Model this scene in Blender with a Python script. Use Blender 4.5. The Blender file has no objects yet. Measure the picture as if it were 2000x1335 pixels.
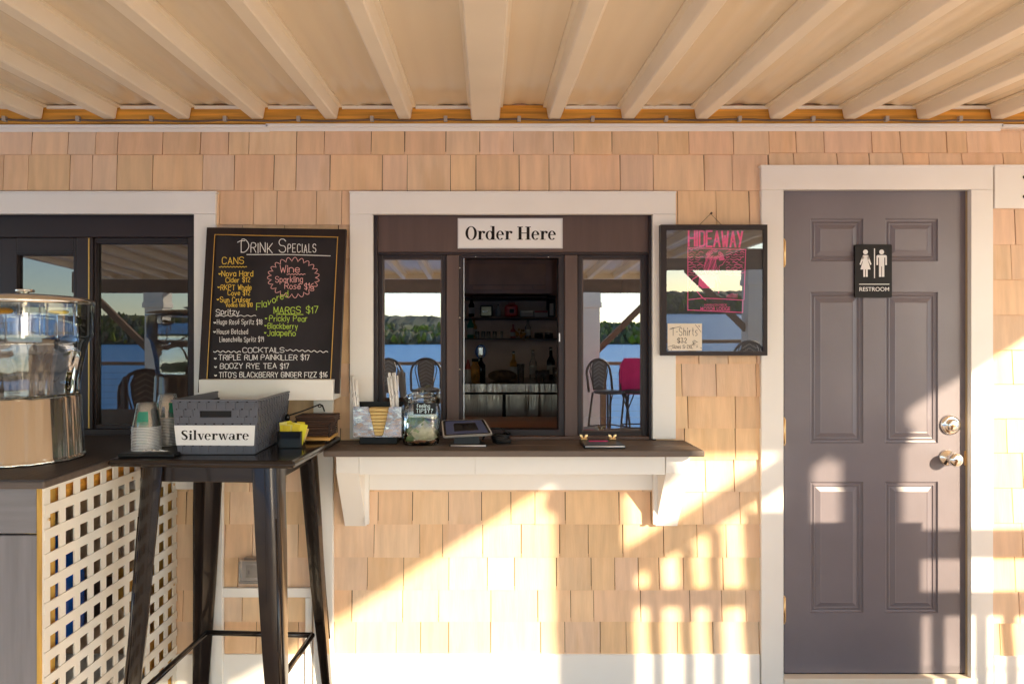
import bpy, bmesh, math, random
from mathutils import Vector, Matrix
R = math.radians
random.seed(11)
scene = bpy.context.scene
C = scene.collection

# ------------------------------------------------------------------ camera
F, CX, HY, D0, ZC = 1333.333, 948.0, 660.0, 2.85, 1.46   # 24 mm lens facing the wall squarely
cam_d = bpy.data.cameras.new('camera')
cam = bpy.data.objects.new('camera', cam_d)
C.objects.link(cam)
cam.location = (0, -D0, ZC)
cam.rotation_euler = (R(90), 0, 0)
cam_d.lens = 24
cam_d.sensor_width = 36
cam_d.shift_x = 52 / 2000
cam_d.shift_y = -7.5 / 2000
cam_d.clip_end = 20000
scene.camera = cam

# ------------------------------------------------------------------ sky, sun, exposure
KX, KZ = 0.74, 0.43                     # per metre out from the wall the sun ray moves right and up
sun_vec = Vector((KX, -1, KZ)).normalized()
sun_el = math.asin(sun_vec.z)
sun_rot = math.atan2(sun_vec.x, sun_vec.y)
w = bpy.data.worlds.new('World')
scene.world = w
w.use_nodes = True
wn = w.node_tree
sky = wn.nodes.new('ShaderNodeTexSky')
sky.sky_type = 'NISHITA'
sky.sun_disc = False
sky.sun_elevation = sun_el
sky.sun_rotation = sun_rot
sky.air_density = 1.0
sky.dust_density = 0.2
sky.ozone_density = 2.0
wn.links.new(sky.outputs[0], wn.nodes['Background'].inputs[0])
wn.nodes['Background'].inputs[1].default_value = 0.11
sd = bpy.data.lights.new('sun', 'SUN')
sd.energy = 2.6
sd.angle = R(0.85)
sd.color = (1.0, 0.81, 0.57)
sun = bpy.data.objects.new('sun', sd)
C.objects.link(sun)
sun.rotation_euler = (-sun_vec).to_track_quat('-Z', 'Y').to_euler()
vs = scene.view_settings
vs.view_transform = 'Standard'
vs.look = 'None'
vs.gamma = 1
vs.use_curve_mapping = False
vs.exposure = 2.32
scene.cycles.max_bounces = 14
scene.cycles.diffuse_bounces = 6
scene.cycles.transparent_max_bounces = 80
scene.cycles.transmission_bounces = 12
scene.cycles.sample_clamp_indirect = 6
scene.cycles.blur_glossy = 0.5

# ------------------------------------------------------------------ helpers
def X(px, d): return (px - CX) * (D0 - d) / F
def Z(py, d): return ZC - (py - HY) * (D0 - d) / F
def W(px, py, d): return Vector((X(px, d), -d, Z(py, d)))
def on_plane(px, py, P, n):
    o = Vector((0, -D0, ZC))
    r = Vector(((px - CX) / F, 1, -(py - HY) / F))
    return o + r * ((P - o).dot(n) / r.dot(n))

class MB:
    def __init__(s): s.bm = bmesh.new()
    def box(s, x0, x1, d0, d1, z0, z1, bev=0.0):
        m = Matrix.Translation(((x0+x1)/2, -(d0+d1)/2, (z0+z1)/2)) @ Matrix.Diagonal((abs(x1-x0), abs(d1-d0), abs(z1-z0), 1))
        r = bmesh.ops.create_cube(s.bm, size=1, matrix=m)
        if bev > 0:
            es = set(e for v in r['verts'] for e in v.link_edges)
            bmesh.ops.bevel(s.bm, geom=list(es), offset=bev, segments=2, profile=0.5, affect='EDGES')
        return s
    def pbox(s, p0, p1, q0, q1, d0, d1, bev=0.0):          # front face (at d1) fills the photo rectangle p0..p1 x q0..q1
        return s.box(X(p0, d1), X(p1, d1), d0, d1, Z(q1, d1), Z(q0, d1), bev)
    def face(s, pts):
        vs_ = [s.bm.verts.new(p) for p in pts]
        try: s.bm.faces.new(vs_)
        except ValueError: pass
        return s
    def bar(s, a, b, wd, th, up=(0, 0, 1)):                # square bar from a to b
        a, b = Vector(a), Vector(b)
        t = (b - a).normalized()
        u = Vector(up)
        if abs(t.dot(u)) > 0.95: u = Vector((1, 0, 0))
        sx = t.cross(u).normalized(); sy = sx.cross(t)
        c = [(-1, -1), (1, -1), (1, 1), (-1, 1)]
        A = [s.bm.verts.new(a + sx*i*wd/2 + sy*j*th/2) for i, j in c]
        B = [s.bm.verts.new(b + sx*i*wd/2 + sy*j*th/2) for i, j in c]
        for i in range(4): s.bm.faces.new((A[i], A[(i+1) % 4], B[(i+1) % 4], B[i]))
        s.bm.faces.new(A[::-1]); s.bm.faces.new(B)
        return s
    def tube(s, pts, r, seg=8, closed=False):
        pts = [Vector(p) for p in pts]
        n = len(pts); rings = []
        prev = None
        for i, p in enumerate(pts):
            if closed: t = pts[(i+1) % n] - pts[i-1]
            else: t = pts[min(i+1, n-1)] - pts[max(i-1, 0)]
            t.normalize()
            if prev is None:
                u = Vector((0, 0, 1)) if abs(t.z) < 0.9 else Vector((1, 0, 0))
            else: u = prev
            sx = t.cross(u).normalized(); sy = sx.cross(t).normalized(); prev = sy
            rr = r[i] if isinstance(r, (list, tuple)) else r
            rings.append([s.bm.verts.new(p + (sx*math.cos(a) + sy*math.sin(a))*rr) for a in (k*2*math.pi/seg for k in range(seg))])
        m = n if closed else n - 1
        for i in range(m):
            A, B = rings[i], rings[(i+1) % n]
            for k in range(seg):
                f = s.bm.faces.new((A[k], A[(k+1) % seg], B[(k+1) % seg], B[k])); f.smooth = True
        if not closed:
            s.bm.faces.new(rings[0][::-1]); s.bm.faces.new(rings[-1])
        return s
    def lathe(s, prof, c, seg=48, mod=None, axis=None, smooth=True, cap=False):
        M = Matrix.Translation(c)
        if axis is not None: M = M @ Vector((0, 0, 1)).rotation_difference(Vector(axis)).to_matrix().to_4x4()
        rings = []
        for r, z in prof:
            ring = []
            for k in range(seg):
                a = k*2*math.pi/seg
                rr = r*(mod(a, z) if mod else 1)
                ring.append(s.bm.verts.new(M @ Vector((rr*math.cos(a), rr*math.sin(a), z))))
            rings.append(ring)
        for A, B in zip(rings, rings[1:]):
            for k in range(seg):
                f = s.bm.faces.new((A[k], A[(k+1) % seg], B[(k+1) % seg], B[k])); f.smooth = smooth
        if cap:
            s.bm.faces.new(rings[0][::-1]); s.bm.faces.new(rings[-1])
        return s
    def prism(s, pts, off):                                # polygon pushed along a vector
        off = Vector(off)
        A = [s.bm.verts.new(Vector(p)) for p in pts]
        B = [s.bm.verts.new(Vector(p) + off) for p in pts]
        n = len(A)
        s.bm.faces.new(A); s.bm.faces.new(B[::-1])
        for i in range(n): s.bm.faces.new((A[i], B[i], B[(i+1) % n], A[(i+1) % n]))
        return s
    def loft(s, secs, smooth=False):
        rings = [[s.bm.verts.new(Vector(p)) for p in sec] for sec in secs]
        n = len(rings[0])
        for A, B in zip(rings, rings[1:]):
            for k in range(n):
                f = s.bm.faces.new((A[k], A[(k+1) % n], B[(k+1) % n], B[k])); f.smooth = smooth
        s.bm.faces.new(rings[0][::-1]); s.bm.faces.new(rings[-1])
        return s
    def ball(s, c, r, seg=16, sc=(1, 1, 1)):
        q = bmesh.ops.create_uvsphere(s.bm, u_segments=seg, v_segments=max(6, seg//2), radius=r, matrix=Matrix.Translation(c) @ Matrix.Diagonal((*sc, 1)))
        for v in q['verts']:
            for f in v.link_faces: f.smooth = True
        return s
    def build(s, name, m, parent=None, local=False):
        bmesh.ops.recalc_face_normals(s.bm, faces=s.bm.faces)
        me = bpy.data.meshes.new(name)
        s.bm.to_mesh(me); s.bm.free()
        o = bpy.data.objects.new(name, me)
        C.objects.link(o)
        if m is not None: me.materials.append(m)
        if parent is not None:
            o.parent = parent
            if parent.parent is None and not local: o.location = -parent.location
        return o

def tag(o, label=None, cat=None, group=None, kind=None):
    if label: o['label'] = label
    if cat: o['category'] = cat
    if group: o['group'] = group
    if kind: o['kind'] = kind
    return o
def thing(name, label, cat, loc=(0, 0, 0), rz=0, group=None):
    o = bpy.data.objects.new(name, None)
    C.objects.link(o)
    o.location = loc; o.rotation_euler = (0, 0, rz); o.empty_display_size = 0.1
    return tag(o, label, cat, group)
def copy_tree(o, parent=None):
    c = o.copy(); C.objects.link(c)
    if parent is not None: c.parent = parent
    for ch in [q for q in o.children]: copy_tree(ch, c)
    return c

# ------------------------------------------------------------------ materials
def mat(name, col, rough=0.5, metal=0.0, var=0.0, vs=6.0, st=(1, 1, 1), bump=0.0, bs=60.0, bst=None, isl=0.0, spec=0.5, rvar=0.0, col2=None, coat=0.0, hue=0.0):
    m = bpy.data.materials.new(name)
    m.use_nodes = True
    nt = m.node_tree; N = nt.nodes; L = nt.links
    b = N['Principled BSDF']
    b.inputs['Roughness'].default_value = rough
    b.inputs['Metallic'].default_value = metal
    b.inputs['Specular IOR Level'].default_value = spec
    b.inputs['Coat Weight'].default_value = coat
    b.inputs['Base Color'].default_value = (*col, 1)
    tc = N.new('ShaderNodeTexCoord')
    def noise(scale, stretch, det=5):
        mp = N.new('ShaderNodeMapping'); mp.inputs['Scale'].default_value = stretch
        L.new(tc.outputs['Object'], mp.inputs[0])
        nz = N.new('ShaderNodeTexNoise'); nz.inputs['Scale'].default_value = scale; nz.inputs['Detail'].default_value = det
        L.new(mp.outputs[0], nz.inputs['Vector'])
        return nz
    out = None
    if var > 0 or col2:
        nz = noise(vs, st)
        if isl > 0:                                        # every shingle or board gets its own grain
            g = N.new('ShaderNodeNewGeometry')
            ad = N.new('ShaderNodeVectorMath'); ad.operation = 'ADD'
            cm = N.new('ShaderNodeCombineXYZ'); mm = N.new('ShaderNodeMath'); mm.operation = 'MULTIPLY'; mm.inputs[1].default_value = 37
            L.new(g.outputs['Random Per Island'], mm.inputs[0]); L.new(mm.outputs[0], cm.inputs[0]); L.new(mm.outputs[0], cm.inputs[2])
            L.new(tc.outputs['Object'], ad.inputs[0]); L.new(cm.outputs[0], ad.inputs[1])
            L.new(ad.outputs[0], nz.inputs['Vector'].links[0].from_node.inputs[0])
        rp = N.new('ShaderNodeValToRGB')
        c2 = col2 if col2 else tuple(min(1, c*(1+var)) for c in col)
        c1 = col if col2 else tuple(c*(1-var) for c in col)
        rp.color_ramp.elements[0].position = 0.32; rp.color_ramp.elements[1].position = 0.68
        rp.color_ramp.elements[0].color = (*c1, 1); rp.color_ramp.elements[1].color = (*c2, 1)
        L.new(nz.outputs['Fac'], rp.inputs[0])
        out = rp.outputs[0]
    if isl > 0:
        g = N.new('ShaderNodeNewGeometry')
        mr = N.new('ShaderNodeMapRange'); mr.inputs[3].default_value = 1-isl; mr.inputs[4].default_value = 1+isl*0.6
        L.new(g.outputs['Random Per Island'], mr.inputs[0])
        hs = N.new('ShaderNodeHueSaturation'); L.new(mr.outputs[0], hs.inputs['Value'])
        wn_ = N.new('ShaderNodeTexWhiteNoise'); wn_.noise_dimensions = '1D'; L.new(g.outputs['Random Per Island'], wn_.inputs['W'])
        m2 = N.new('ShaderNodeMapRange'); m2.inputs[3].default_value = 1-isl*1.3; m2.inputs[4].default_value = 1+isl*1.3
        L.new(wn_.outputs[0], m2.inputs[0]); L.new(m2.outputs[0], hs.inputs['Saturation'])
        if hue > 0:
            m3 = N.new('ShaderNodeMapRange'); m3.inputs[3].default_value = 0.5-hue; m3.inputs[4].default_value = 0.5+hue
            L.new(wn_.outputs[1], m3.inputs[0]); L.new(m3.outputs[0], hs.inputs['Hue'])
        if out: L.new(out, hs.inputs['Color'])
        else: hs.inputs['Color'].default_value = (*col, 1)
        out = hs.outputs[0]
    if out: L.new(out, b.inputs['Base Color'])
    if rvar > 0:
        nz = noise(vs*1.7, st)
        mr = N.new('ShaderNodeMapRange'); mr.inputs[3].default_value = max(0.02, rough-rvar); mr.inputs[4].default_value = rough+rvar
        L.new(nz.outputs['Fac'], mr.inputs[0]); L.new(mr.outputs[0], b.inputs['Roughness'])
    if bump > 0:
        nz = noise(bs, bst or st, 6)
        bp = N.new('ShaderNodeBump'); bp.inputs['Strength'].default_value = bump; bp.inputs['Distance'].default_value = 0.004
        L.new(nz.outputs['Fac'], bp.inputs['Height']); L.new(bp.outputs[0], b.inputs['Normal'])
    return m

def glass_pane(name, refl, tint, rough=0.0, wav=0.0):      # coated window glass: part mirror, part see-through
    m = bpy.data.materials.new(name); m.use_nodes = True
    nt = m.node_tree; N = nt.nodes; L = nt.links
    N.remove(N['Principled BSDF'])
    t = N.new('ShaderNodeBsdfTransparent'); t.inputs[0].default_value = (*tint, 1)
    g = N.new('ShaderNodeBsdfGlossy'); g.inputs['Roughness'].default_value = rough; g.inputs[0].default_value = (1, 1, 1, 1)
    lw = N.new('ShaderNodeLayerWeight'); lw.inputs[0].default_value = 0.25
    mr = N.new('ShaderNodeMapRange'); mr.inputs[3].default_value = refl; mr.inputs[4].default_value = 1.0
    L.new(lw.outputs['Fresnel'], mr.inputs[0])
    mx = N.new('ShaderNodeMixShader')
    L.new(mr.outputs[0], mx.inputs[0]); L.new(t.outputs[0], mx.inputs[1]); L.new(g.outputs[0], mx.inputs[2])
    if wav > 0:
        tc = N.new('ShaderNodeTexCoord'); nz = N.new('ShaderNodeTexNoise'); nz.inputs['Scale'].default_value = 2.5
        L.new(tc.outputs['Object'], nz.inputs['Vector'])
        bp = N.new('ShaderNodeBump'); bp.inputs['Strength'].default_value = wav; bp.inputs['Distance'].default_value = 0.002
        L.new(nz.outputs['Fac'], bp.inputs['Height']); L.new(bp.outputs[0], g.inputs['Normal'])
    L.new(mx.outputs[0], N['Material Output'].inputs[0])
    return m

def clear_mat(name, col=(1, 1, 1), ior=1.33, rough=0.0):
    m = mat(name, col, rough)
    b = m.node_tree.nodes['Principled BSDF']
    b.inputs['Transmission Weight'].default_value = 1.0
    b.inputs['IOR'].default_value = ior
    return m

M = {}
M['shingle'] = mat('cedar_shingle', (0.80, 0.552, 0.35), 0.75, var=0.08, vs=5, st=(7, 7, 0.8), bump=0.2, bs=30, bst=(6, 6, 0.5), isl=0.08, hue=0.008)
def stain(m, col, amt):                                  # golden tannin streaks that run down some shingles
    nt = m.node_tree; N = nt.nodes; L = nt.links
    b = N['Principled BSDF']; src = b.inputs['Base Color'].links[0].from_socket
    tc = N.new('ShaderNodeTexCoord'); mp = N.new('ShaderNodeMapping'); mp.inputs['Scale'].default_value = (9, 9, 1.6)
    g = N.new('ShaderNodeNewGeometry'); cm = N.new('ShaderNodeCombineXYZ'); mm = N.new('ShaderNodeMath'); mm.operation = 'MULTIPLY'; mm.inputs[1].default_value = 53
    L.new(g.outputs['Random Per Island'], mm.inputs[0]); L.new(mm.outputs[0], cm.inputs[0]); L.new(mm.outputs[0], cm.inputs[2])
    ad = N.new('ShaderNodeVectorMath'); L.new(tc.outputs['Object'], ad.inputs[0]); L.new(cm.outputs[0], ad.inputs[1]); L.new(ad.outputs[0], mp.inputs[0])
    nz = N.new('ShaderNodeTexNoise'); nz.inputs['Scale'].default_value = 1.6; nz.inputs['Detail'].default_value = 4; L.new(mp.outputs[0], nz.inputs['Vector'])
    rp = N.new('ShaderNodeMapRange'); rp.inputs[1].default_value = 0.56; rp.inputs[2].default_value = 0.76; rp.inputs[4].default_value = amt; L.new(nz.outputs['Fac'], rp.inputs[0])
    mx = N.new('ShaderNodeMix'); mx.data_type = 'RGBA'; L.new(rp.outputs[0], mx.inputs[0]); L.new(src, mx.inputs[6]); mx.inputs[7].default_value = (*col, 1)
    L.new(mx.outputs[2], b.inputs['Base Color'])
stain(M['shingle'], (0.60, 0.35, 0.14), 0.42)
M['sheath'] = mat('dark_sheathing', (0.05, 0.03, 0.018), 0.9, var=0.1)
M['trim'] = mat('white_trim_paint', (0.86, 0.83, 0.78), 0.42, var=0.03, vs=3, bump=0.06, bs=25, bst=(1, 1, 6), rvar=0.08)
M['roof'] = mat('cream_metal_panel', (0.86, 0.75, 0.575), 0.2, var=0.02, vs=0.8, st=(1.5, 0.5, 1), bump=0.02, bs=3, rvar=0.03)
M['rib'] = mat('cream_metal_rib', (0.90, 0.81, 0.655), 0.35, var=0.04, vs=3, rvar=0.08)
M['pine'] = mat('treated_pine', (0.64, 0.30, 0.04), 0.6, var=0.35, vs=3, st=(1, 12, 22), bump=0.2, bs=8, bst=(1, 10, 20))
M['pine_v'] = mat('treated_pine_upright', (0.62, 0.36, 0.07), 0.6, var=0.3, vs=3, st=(14, 14, 1), bump=0.2, bs=8, bst=(14, 14, 1))
M['dark'] = mat('dark_bronze_frame', (0.026, 0.016, 0.017), 0.42, spec=.35, var=0.12, vs=4, rvar=0.08, bump=0.04, bs=40)
M['brown'] = mat('brown_mullion', (0.095, 0.056, 0.046), 0.5, var=0.14, vs=3, st=(8, 8, 0.6), bump=0.08, bs=18, bst=(8, 8, 0.6))
M['door'] = mat('grey_door_paint', (0.165, 0.145, 0.163), 0.4, var=0.08, vs=3, bump=0.05, bs=35, bst=(5, 5, 0.6), rvar=0.06)
M['black'] = mat('black_satin', (0.012, 0.011, 0.011), 0.35, spec=.25, var=0.1)
M['blackgloss'] = mat('black_gloss', (0.008, 0.007, 0.007), 0.12, spec=.3)
M['gun'] = mat('gunmetal_enamel', (0.014, 0.009, 0.008), 0.2, metal=0.1, spec=.4, var=0.15, vs=5, rvar=0.06, coat=0.3)
M['white'] = mat('white_card', (0.80, 0.79, 0.78), 0.6, var=0.02)
M['ink'] = mat('black_ink', (0.014, 0.011, 0.011), 0.6, spec=.2)
M['steel'] = mat('brushed_steel', (0.70, 0.66, 0.60), 0.2, metal=1.0, var=0.12, vs=5, rvar=0.08, bump=0.03, bs=12)
M['steelplate'] = mat('mottled_steel_plate', (0.46, 0.41, 0.37), 0.22, metal=1.0, var=0.3, vs=14, rvar=0.1, bump=0.6, bs=9)  # mottled tone, random in colour and roughness
M['steelplate'].node_tree.nodes['Bump'].inputs['Distance'].default_value = 0.02
M['steelbase'] = mat('banded_steel', (0.74, 0.69, 0.62), 0.2, metal=1.0, var=0.03, vs=2, bump=1.0, bs=9, bst=(1.6, 1.6, 0.03))
M['steelbase'].node_tree.nodes['Bump'].inputs['Distance'].default_value = 0.05
[n for n in M['steelbase'].node_tree.nodes if n.type == 'TEX_NOISE'][-1].inputs['Detail'].default_value = 2.0
M['steelv'] = mat('polished_steel_wave', (0.50, 0.45, 0.41), 0.24, metal=1.0, var=0.1, vs=3, bump=1.0, bs=3, bst=(4, 1, 0.3))
M['steelv'].node_tree.nodes['Bump'].inputs['Distance'].default_value = 0.03
M['chrome'] = mat('satin_chrome', (0.80, 0.77, 0.72), 0.16, metal=1.0, rvar=0.05)
M['brass'] = mat('aged_brass', (0.78, 0.53, 0.25), 0.28, metal=1.0, var=0.1)
M['gold'] = mat('gold_edge', (0.60, 0.36, 0.09), 0.4, metal=0.6)
M['board'] = mat('chalkboard', (0.012, 0.009, 0.011), 0.55, spec=.3, col2=(0.026, 0.021, 0.024), vs=5, st=(1.6, 1, 0.8), rvar=0.1)
M['boardframe'] = mat('espresso_frame', (0.022, 0.013, 0.012), 0.4, spec=.3, var=0.2, vs=6, st=(3, 3, 1))
for k, c in dict(white=(0.85, 0.83, 0.8), yellow=(0.82, 0.55, 0.07), pink=(0.82, 0.42, 0.40), green=(0.50, 0.68, 0.08), cyan=(0.65, 0.85, 0.9)).items():
    M['chalk_'+k] = mat('chalk_'+k, c, 0.8)
M['shelf'] = mat('composite_board', (0.125, 0.094, 0.076), 0.55, var=0.13, vs=3, st=(0.8, 14, 14), bump=0.15, bs=12, bst=(0.6, 14, 14))
M['greyboard'] = mat('grey_composite', (0.22, 0.205, 0.21), 0.6, var=0.1, vs=3, st=(14, 14, 1), bump=0.2, bs=10, bst=(14, 14, 0.8))
M['greyboard_h'] = mat('grey_composite_level', (0.22, 0.205, 0.21), 0.6, var=0.1, vs=3, st=(1, 14, 14), bump=0.2, bs=10, bst=(0.8, 14, 14))
M['lattice'] = mat('cream_vinyl', (0.87, 0.83, 0.74), 0.4, var=0.03)
M['basket'] = mat('grey_plastic', (0.10, 0.103, 0.125), 0.42, var=0.06, bump=0.04, bs=90)
M['pink'] = mat('hot_pink', (0.88, 0.02, 0.27), 0.6)
M['pinkpale'] = mat('pale_pink_ink', (0.85, 0.10, 0.32), 0.6)
M['poster'] = mat('poster_black', (0.022, 0.018, 0.018), 0.55)
M['paper'] = mat('cream_paper', (0.78, 0.70, 0.58), 0.7, var=0.03)
M['yellow'] = mat('yellow_paper', (0.78, 0.70, 0.03), 0.6, var=0.06)
M['brownpaper'] = mat('dark_brown_napkin', (0.060, 0.030, 0.020), 0.85, var=0.15, vs=20, bump=0.2, bs=60)
M['kraft'] = mat('pale_yellow_paper', (0.74, 0.54, 0.22), 0.75, var=0.05)
M['bamboo'] = mat('bamboo', (0.60, 0.33, 0.09), 0.45, var=0.12, vs=4, st=(1, 12, 12))
M['straw'] = mat('white_straw_paper', (0.88, 0.86, 0.83), 0.6, var=0.05)
M['strawstripe'] = mat('dark_straw_print', (0.20, 0.17, 0.19), 0.6)
M['note'] = mat('banknote', (0.20, 0.34, 0.12), 0.75, var=0.3, vs=40)
M['notepale'] = mat('pale_banknote', (0.50, 0.50, 0.32), 0.75, var=0.25, vs=45)
M['coin'] = mat('copper_coin', (0.62, 0.28, 0.14), 0.35, metal=0.9, var=0.2)
M['orange'] = mat('orange_flesh', (0.85, 0.40, 0.02), 0.4, var=0.1)
M['lemon'] = mat('lemon_flesh', (0.85, 0.62, 0.02), 0.4, var=0.1)
M['green'] = mat('green_print', (0.01, 0.20, 0.12), 0.4)
M['screen'] = mat('screen_glass', (0.05, 0.06, 0.12), 0.12)
M['alu'] = mat('silver_bezel', (0.68, 0.66, 0.64), 0.35, metal=0.7)
M['darkroom'] = mat('dim_room_wall', (0.70, 0.50, 0.41), 0.7, var=0.1)
M['cabinet'] = mat('brown_gloss_cabinet', (0.85, 0.60, 0.45), 0.15, var=0.1)
M['red'] = mat('red_plastic', (0.50, 0.02, 0.02), 0.4)
M['redprint'] = mat('carton_red', (0.45, 0.10, 0.09), 0.6)
M['carton'] = mat('carton_white', (0.50, 0.44, 0.40), 0.7)
M['blue'] = mat('blue_plastic', (0.01, 0.10, 0.50), 0.2)
M['amber'] = mat('amber_bits', (0.45, 0.20, 0.03), 0.5, var=0.5, vs=30)
M['counter'] = mat('orange_wood_counter', (0.34, 0.11, 0.025), 0.35, var=0.2, vs=4, st=(1, 10, 10))
M['deck'] = mat('deck_boards', (0.66, 0.53, 0.395), 0.6, var=0.15, vs=4, st=(0.6, 12, 12), bump=0.2, bs=12, bst=(0.6, 12, 12), isl=0.1)
M['cable'] = mat('brown_cable', (0.14, 0.09, 0.06), 0.5, var=0.2)
M['clip'] = mat('white_clip', (0.42, 0.36, 0.30), 0.5)
M['wicker'] = mat('dark_wicker', (0.05, 0.038, 0.032), 0.5, var=0.2)
M['weave'] = mat('black_white_weave', (0.05, 0.045, 0.045), 0.6)
M['weavelight'] = mat('pale_weave', (0.42, 0.38, 0.34), 0.6)
M['cover'] = mat('pink_chair_cover', (0.75, 0.015, 0.18), 0.7, var=0.08)
M['fir'] = mat('shore_forest', (0.045, 0.070, 0.022), 0.9, var=0.6, vs=0.06)
M['fir2'] = mat('far_ridge_forest', (0.06, 0.085, 0.05), 0.9, var=0.3, vs=0.01)
M['wood'] = mat('brown_timber', (0.19, 0.11, 0.06), 0.65, var=0.2, vs=3, st=(1, 8, 8))
M['pane'] = glass_pane('window_glass', 0.27, (0.62, 0.60, 0.58), wav=0.03)
M['pane_dark'] = glass_pane('dark_window_glass', 0.085, (0.30, 0.28, 0.28), wav=0.03)
M['poster_glass'] = glass_pane('picture_glass', 0.12, (0.97, 0.97, 0.97), wav=0.04)
M['thin'] = glass_pane('thin_clear_glass', 0.06, (0.96, 0.97, 0.97))
M['cup'] = glass_pane('thin_clear_plastic', 0.10, (0.97, 0.98, 0.98), rough=0.10)
def frosted(m, k):                                      # a little milky scatter in the clear plastic
    nt = m.node_tree; o = nt.nodes['Material Output']; s = o.inputs[0].links[0].from_socket
    d = nt.nodes.new('ShaderNodeBsdfDiffuse'); d.inputs[0].default_value = (.85, .86, .86, 1)
    x = nt.nodes.new('ShaderNodeMixShader'); x.inputs[0].default_value = k
    nt.links.new(s, x.inputs[1]); nt.links.new(d.outputs[0], x.inputs[2]); nt.links.new(x.outputs[0], o.inputs[0])
frosted(M['cup'], 0.035)
M['milky'] = glass_pane('milky_rim_plastic', 0.22, (0.93, 0.94, 0.94), rough=0.06); frosted(M['milky'], 0.6)
M['cover_plastic'] = glass_pane('scuffed_clear_cover', 0.16, (0.80, 0.77, 0.74), rough=0.12); frosted(M['cover_plastic'], 0.12)
M['yellow2'] = mat('yellow_paper_deep', (0.70, 0.56, 0.02), 0.6, var=0.08, vs=40)
M['yellow3'] = mat('yellow_paper_pale', (0.80, 0.74, 0.22), 0.6, var=0.08, vs=40)
M['water'] = clear_mat('drinking_water', (0.97, 0.985, 1.0), 1.2)
M['sea'] = mat('sea_water', (0.012, 0.20, 0.50), 0.4, bump=1.0, bs=0.6, bst=(1, 3, 1), spec=0.16)
M['acrylic'] = clear_mat('clear_acrylic', (0.95, 0.94, 0.93), 1.2, 0.15)

# ------------------------------------------------------------------ lettering
GL = {'A':'0c2i4c 1e3e','B':'0c0i3i4h3f0f 3f4e4d3c0c','C':'4h3i1i0h0d1c3c4d','D':'0c0i2i4g4e2c0c','E':'4i0i0c4c 0f3f','F':'4i0i0c 0f3f','G':'4h3i1i0h0d1c3c4d4f2f',
'H':'0c0i 4c4i 0f4f','I':'0c0i','J':'3i3d2c1c0d','K':'0c0i 4i0e 1f4c','L':'0i0c3c','M':'0c0i2d4i4c','N':'0c0i4c4i','O':'1c0d0h1i3i4h4d3c1c','P':'0c0i3i4h4g3f0f',
'Q':'1c0d0h1i3i4h4d3c1c 2e4c','R':'0c0i3i4h4g3f0f 2f4c','S':'4h3i1i0h0g1f3f4e4d3c1c0d','T':'0i4i 2i2c','U':'0i0d1c3c4d4i','V':'0i2c4i','W':'0i1c2g3c4i','X':'0i4c 4i0c','Y':'0i2f4i 2f2c','Z':'0i4i0c4c',
'a':'3f2g1g0f0d1c2c3d 3g3c','b':'0i0c 0f1g2g3f3d2c1c0d','c':'3f2g1g0f0d1c2c3d','d':'3i3c 3f2g1g0f0d1c2c3d','e':'0e3e3f2g1g0f0d1c2c3d','f':'3i2i1h1c 0g2g','g':'3f2g1g0f0d1c2c3d 3g3b2a1a0b',
'h':'0i0c 0f1g2g3f3c','i':'0c0g 0h0i','k':'0i0c 3g0e 1e3c','l':'0i0c','m':'0c0g 0f1g2f2c 2f3g4f4c','n':'0c0g 0f1g2g3f3c','o':'1c0d0f1g2g3f3d2c1c','p':'0g0a 0f1g2g3f3d2c1c0d','r':'0c0g 0e1g2g',
's':'3g1g0f1e2e3d2c0c','t':'1i1d2c 0g2g','u':'0g0d1c2c3d 3g3c','v':'0g1c3g','w':'0g1c2f3c4g','x':'0g3c 3g0c','y':'0g1d 3g1a','z':'0g3g0c3c',
'0':'1c0d0h1i2i3h3d2c1c','1':'0g1i1c','2':'0h1i2i3h3g0c3c','3':'0i3i1f3e3d2c0d','6':'3i1h0f0d1c2c3d3e2f0e','7':'0i3i1c','8':'1f0g0h1i2i3h3g2f1f0e0d1c2c3d3e2f1f','9':'3g2f1f0g0h1i2i3h3d2c',
'$':'3h2i1i0h0g1f2f3e3d2c1c0d 2j2b','\u00e9':'0e3e3f2g1g0f0d1c2c3d 1h3i','\u00f1':'0c0g 0f1g2g3f3c 0h1i2h3i','-':'0f2f','.':'0c0d','*':'0f1g1e0f','\'':'0i0h','?':'0h1i3i3g1f1e 1c1d'}
SHARP = set("AEFHIKLMNTVWXYZivwxz147-*.'")
def strokes(text, x, y, h, wf=1.0, sp=1.3, slant=0.0, rise=0.0, jit=0.0):
    u = h/6.0; res = []; cx = x
    for ch in text:
        if ch == ' ': cx += 3.0*u*wf; continue
        g = GL[ch]; wmax = 0; jy = random.uniform(-jit, jit)*h
        for stt in g.split():
            pts = [(int(stt[i]), ord(stt[i+1])-99) for i in range(0, len(stt), 2)]
            wmax = max(wmax, max(p[0] for p in pts))
            if ch not in SHARP and len(pts) > 3:
                q = [pts[0]]
                for a, b in zip(pts, pts[1:]):
                    q += [(a[0]*.75+b[0]*.25, a[1]*.75+b[1]*.25), (a[0]*.25+b[0]*.75, a[1]*.25+b[1]*.75)]
                pts = q + [pts[-1]]
            pl = [(cx + (p[0]*wf + p[1]*slant)*u, y - p[1]*u + jy - (cx-x)*rise) for p in pts]
            if ch in SHARP: res += [[p, q] for p, q in zip(pl, pl[1:])]
            else: res.append(pl)
        cx += (wmax*wf + sp)*u
    return res, cx
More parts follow.
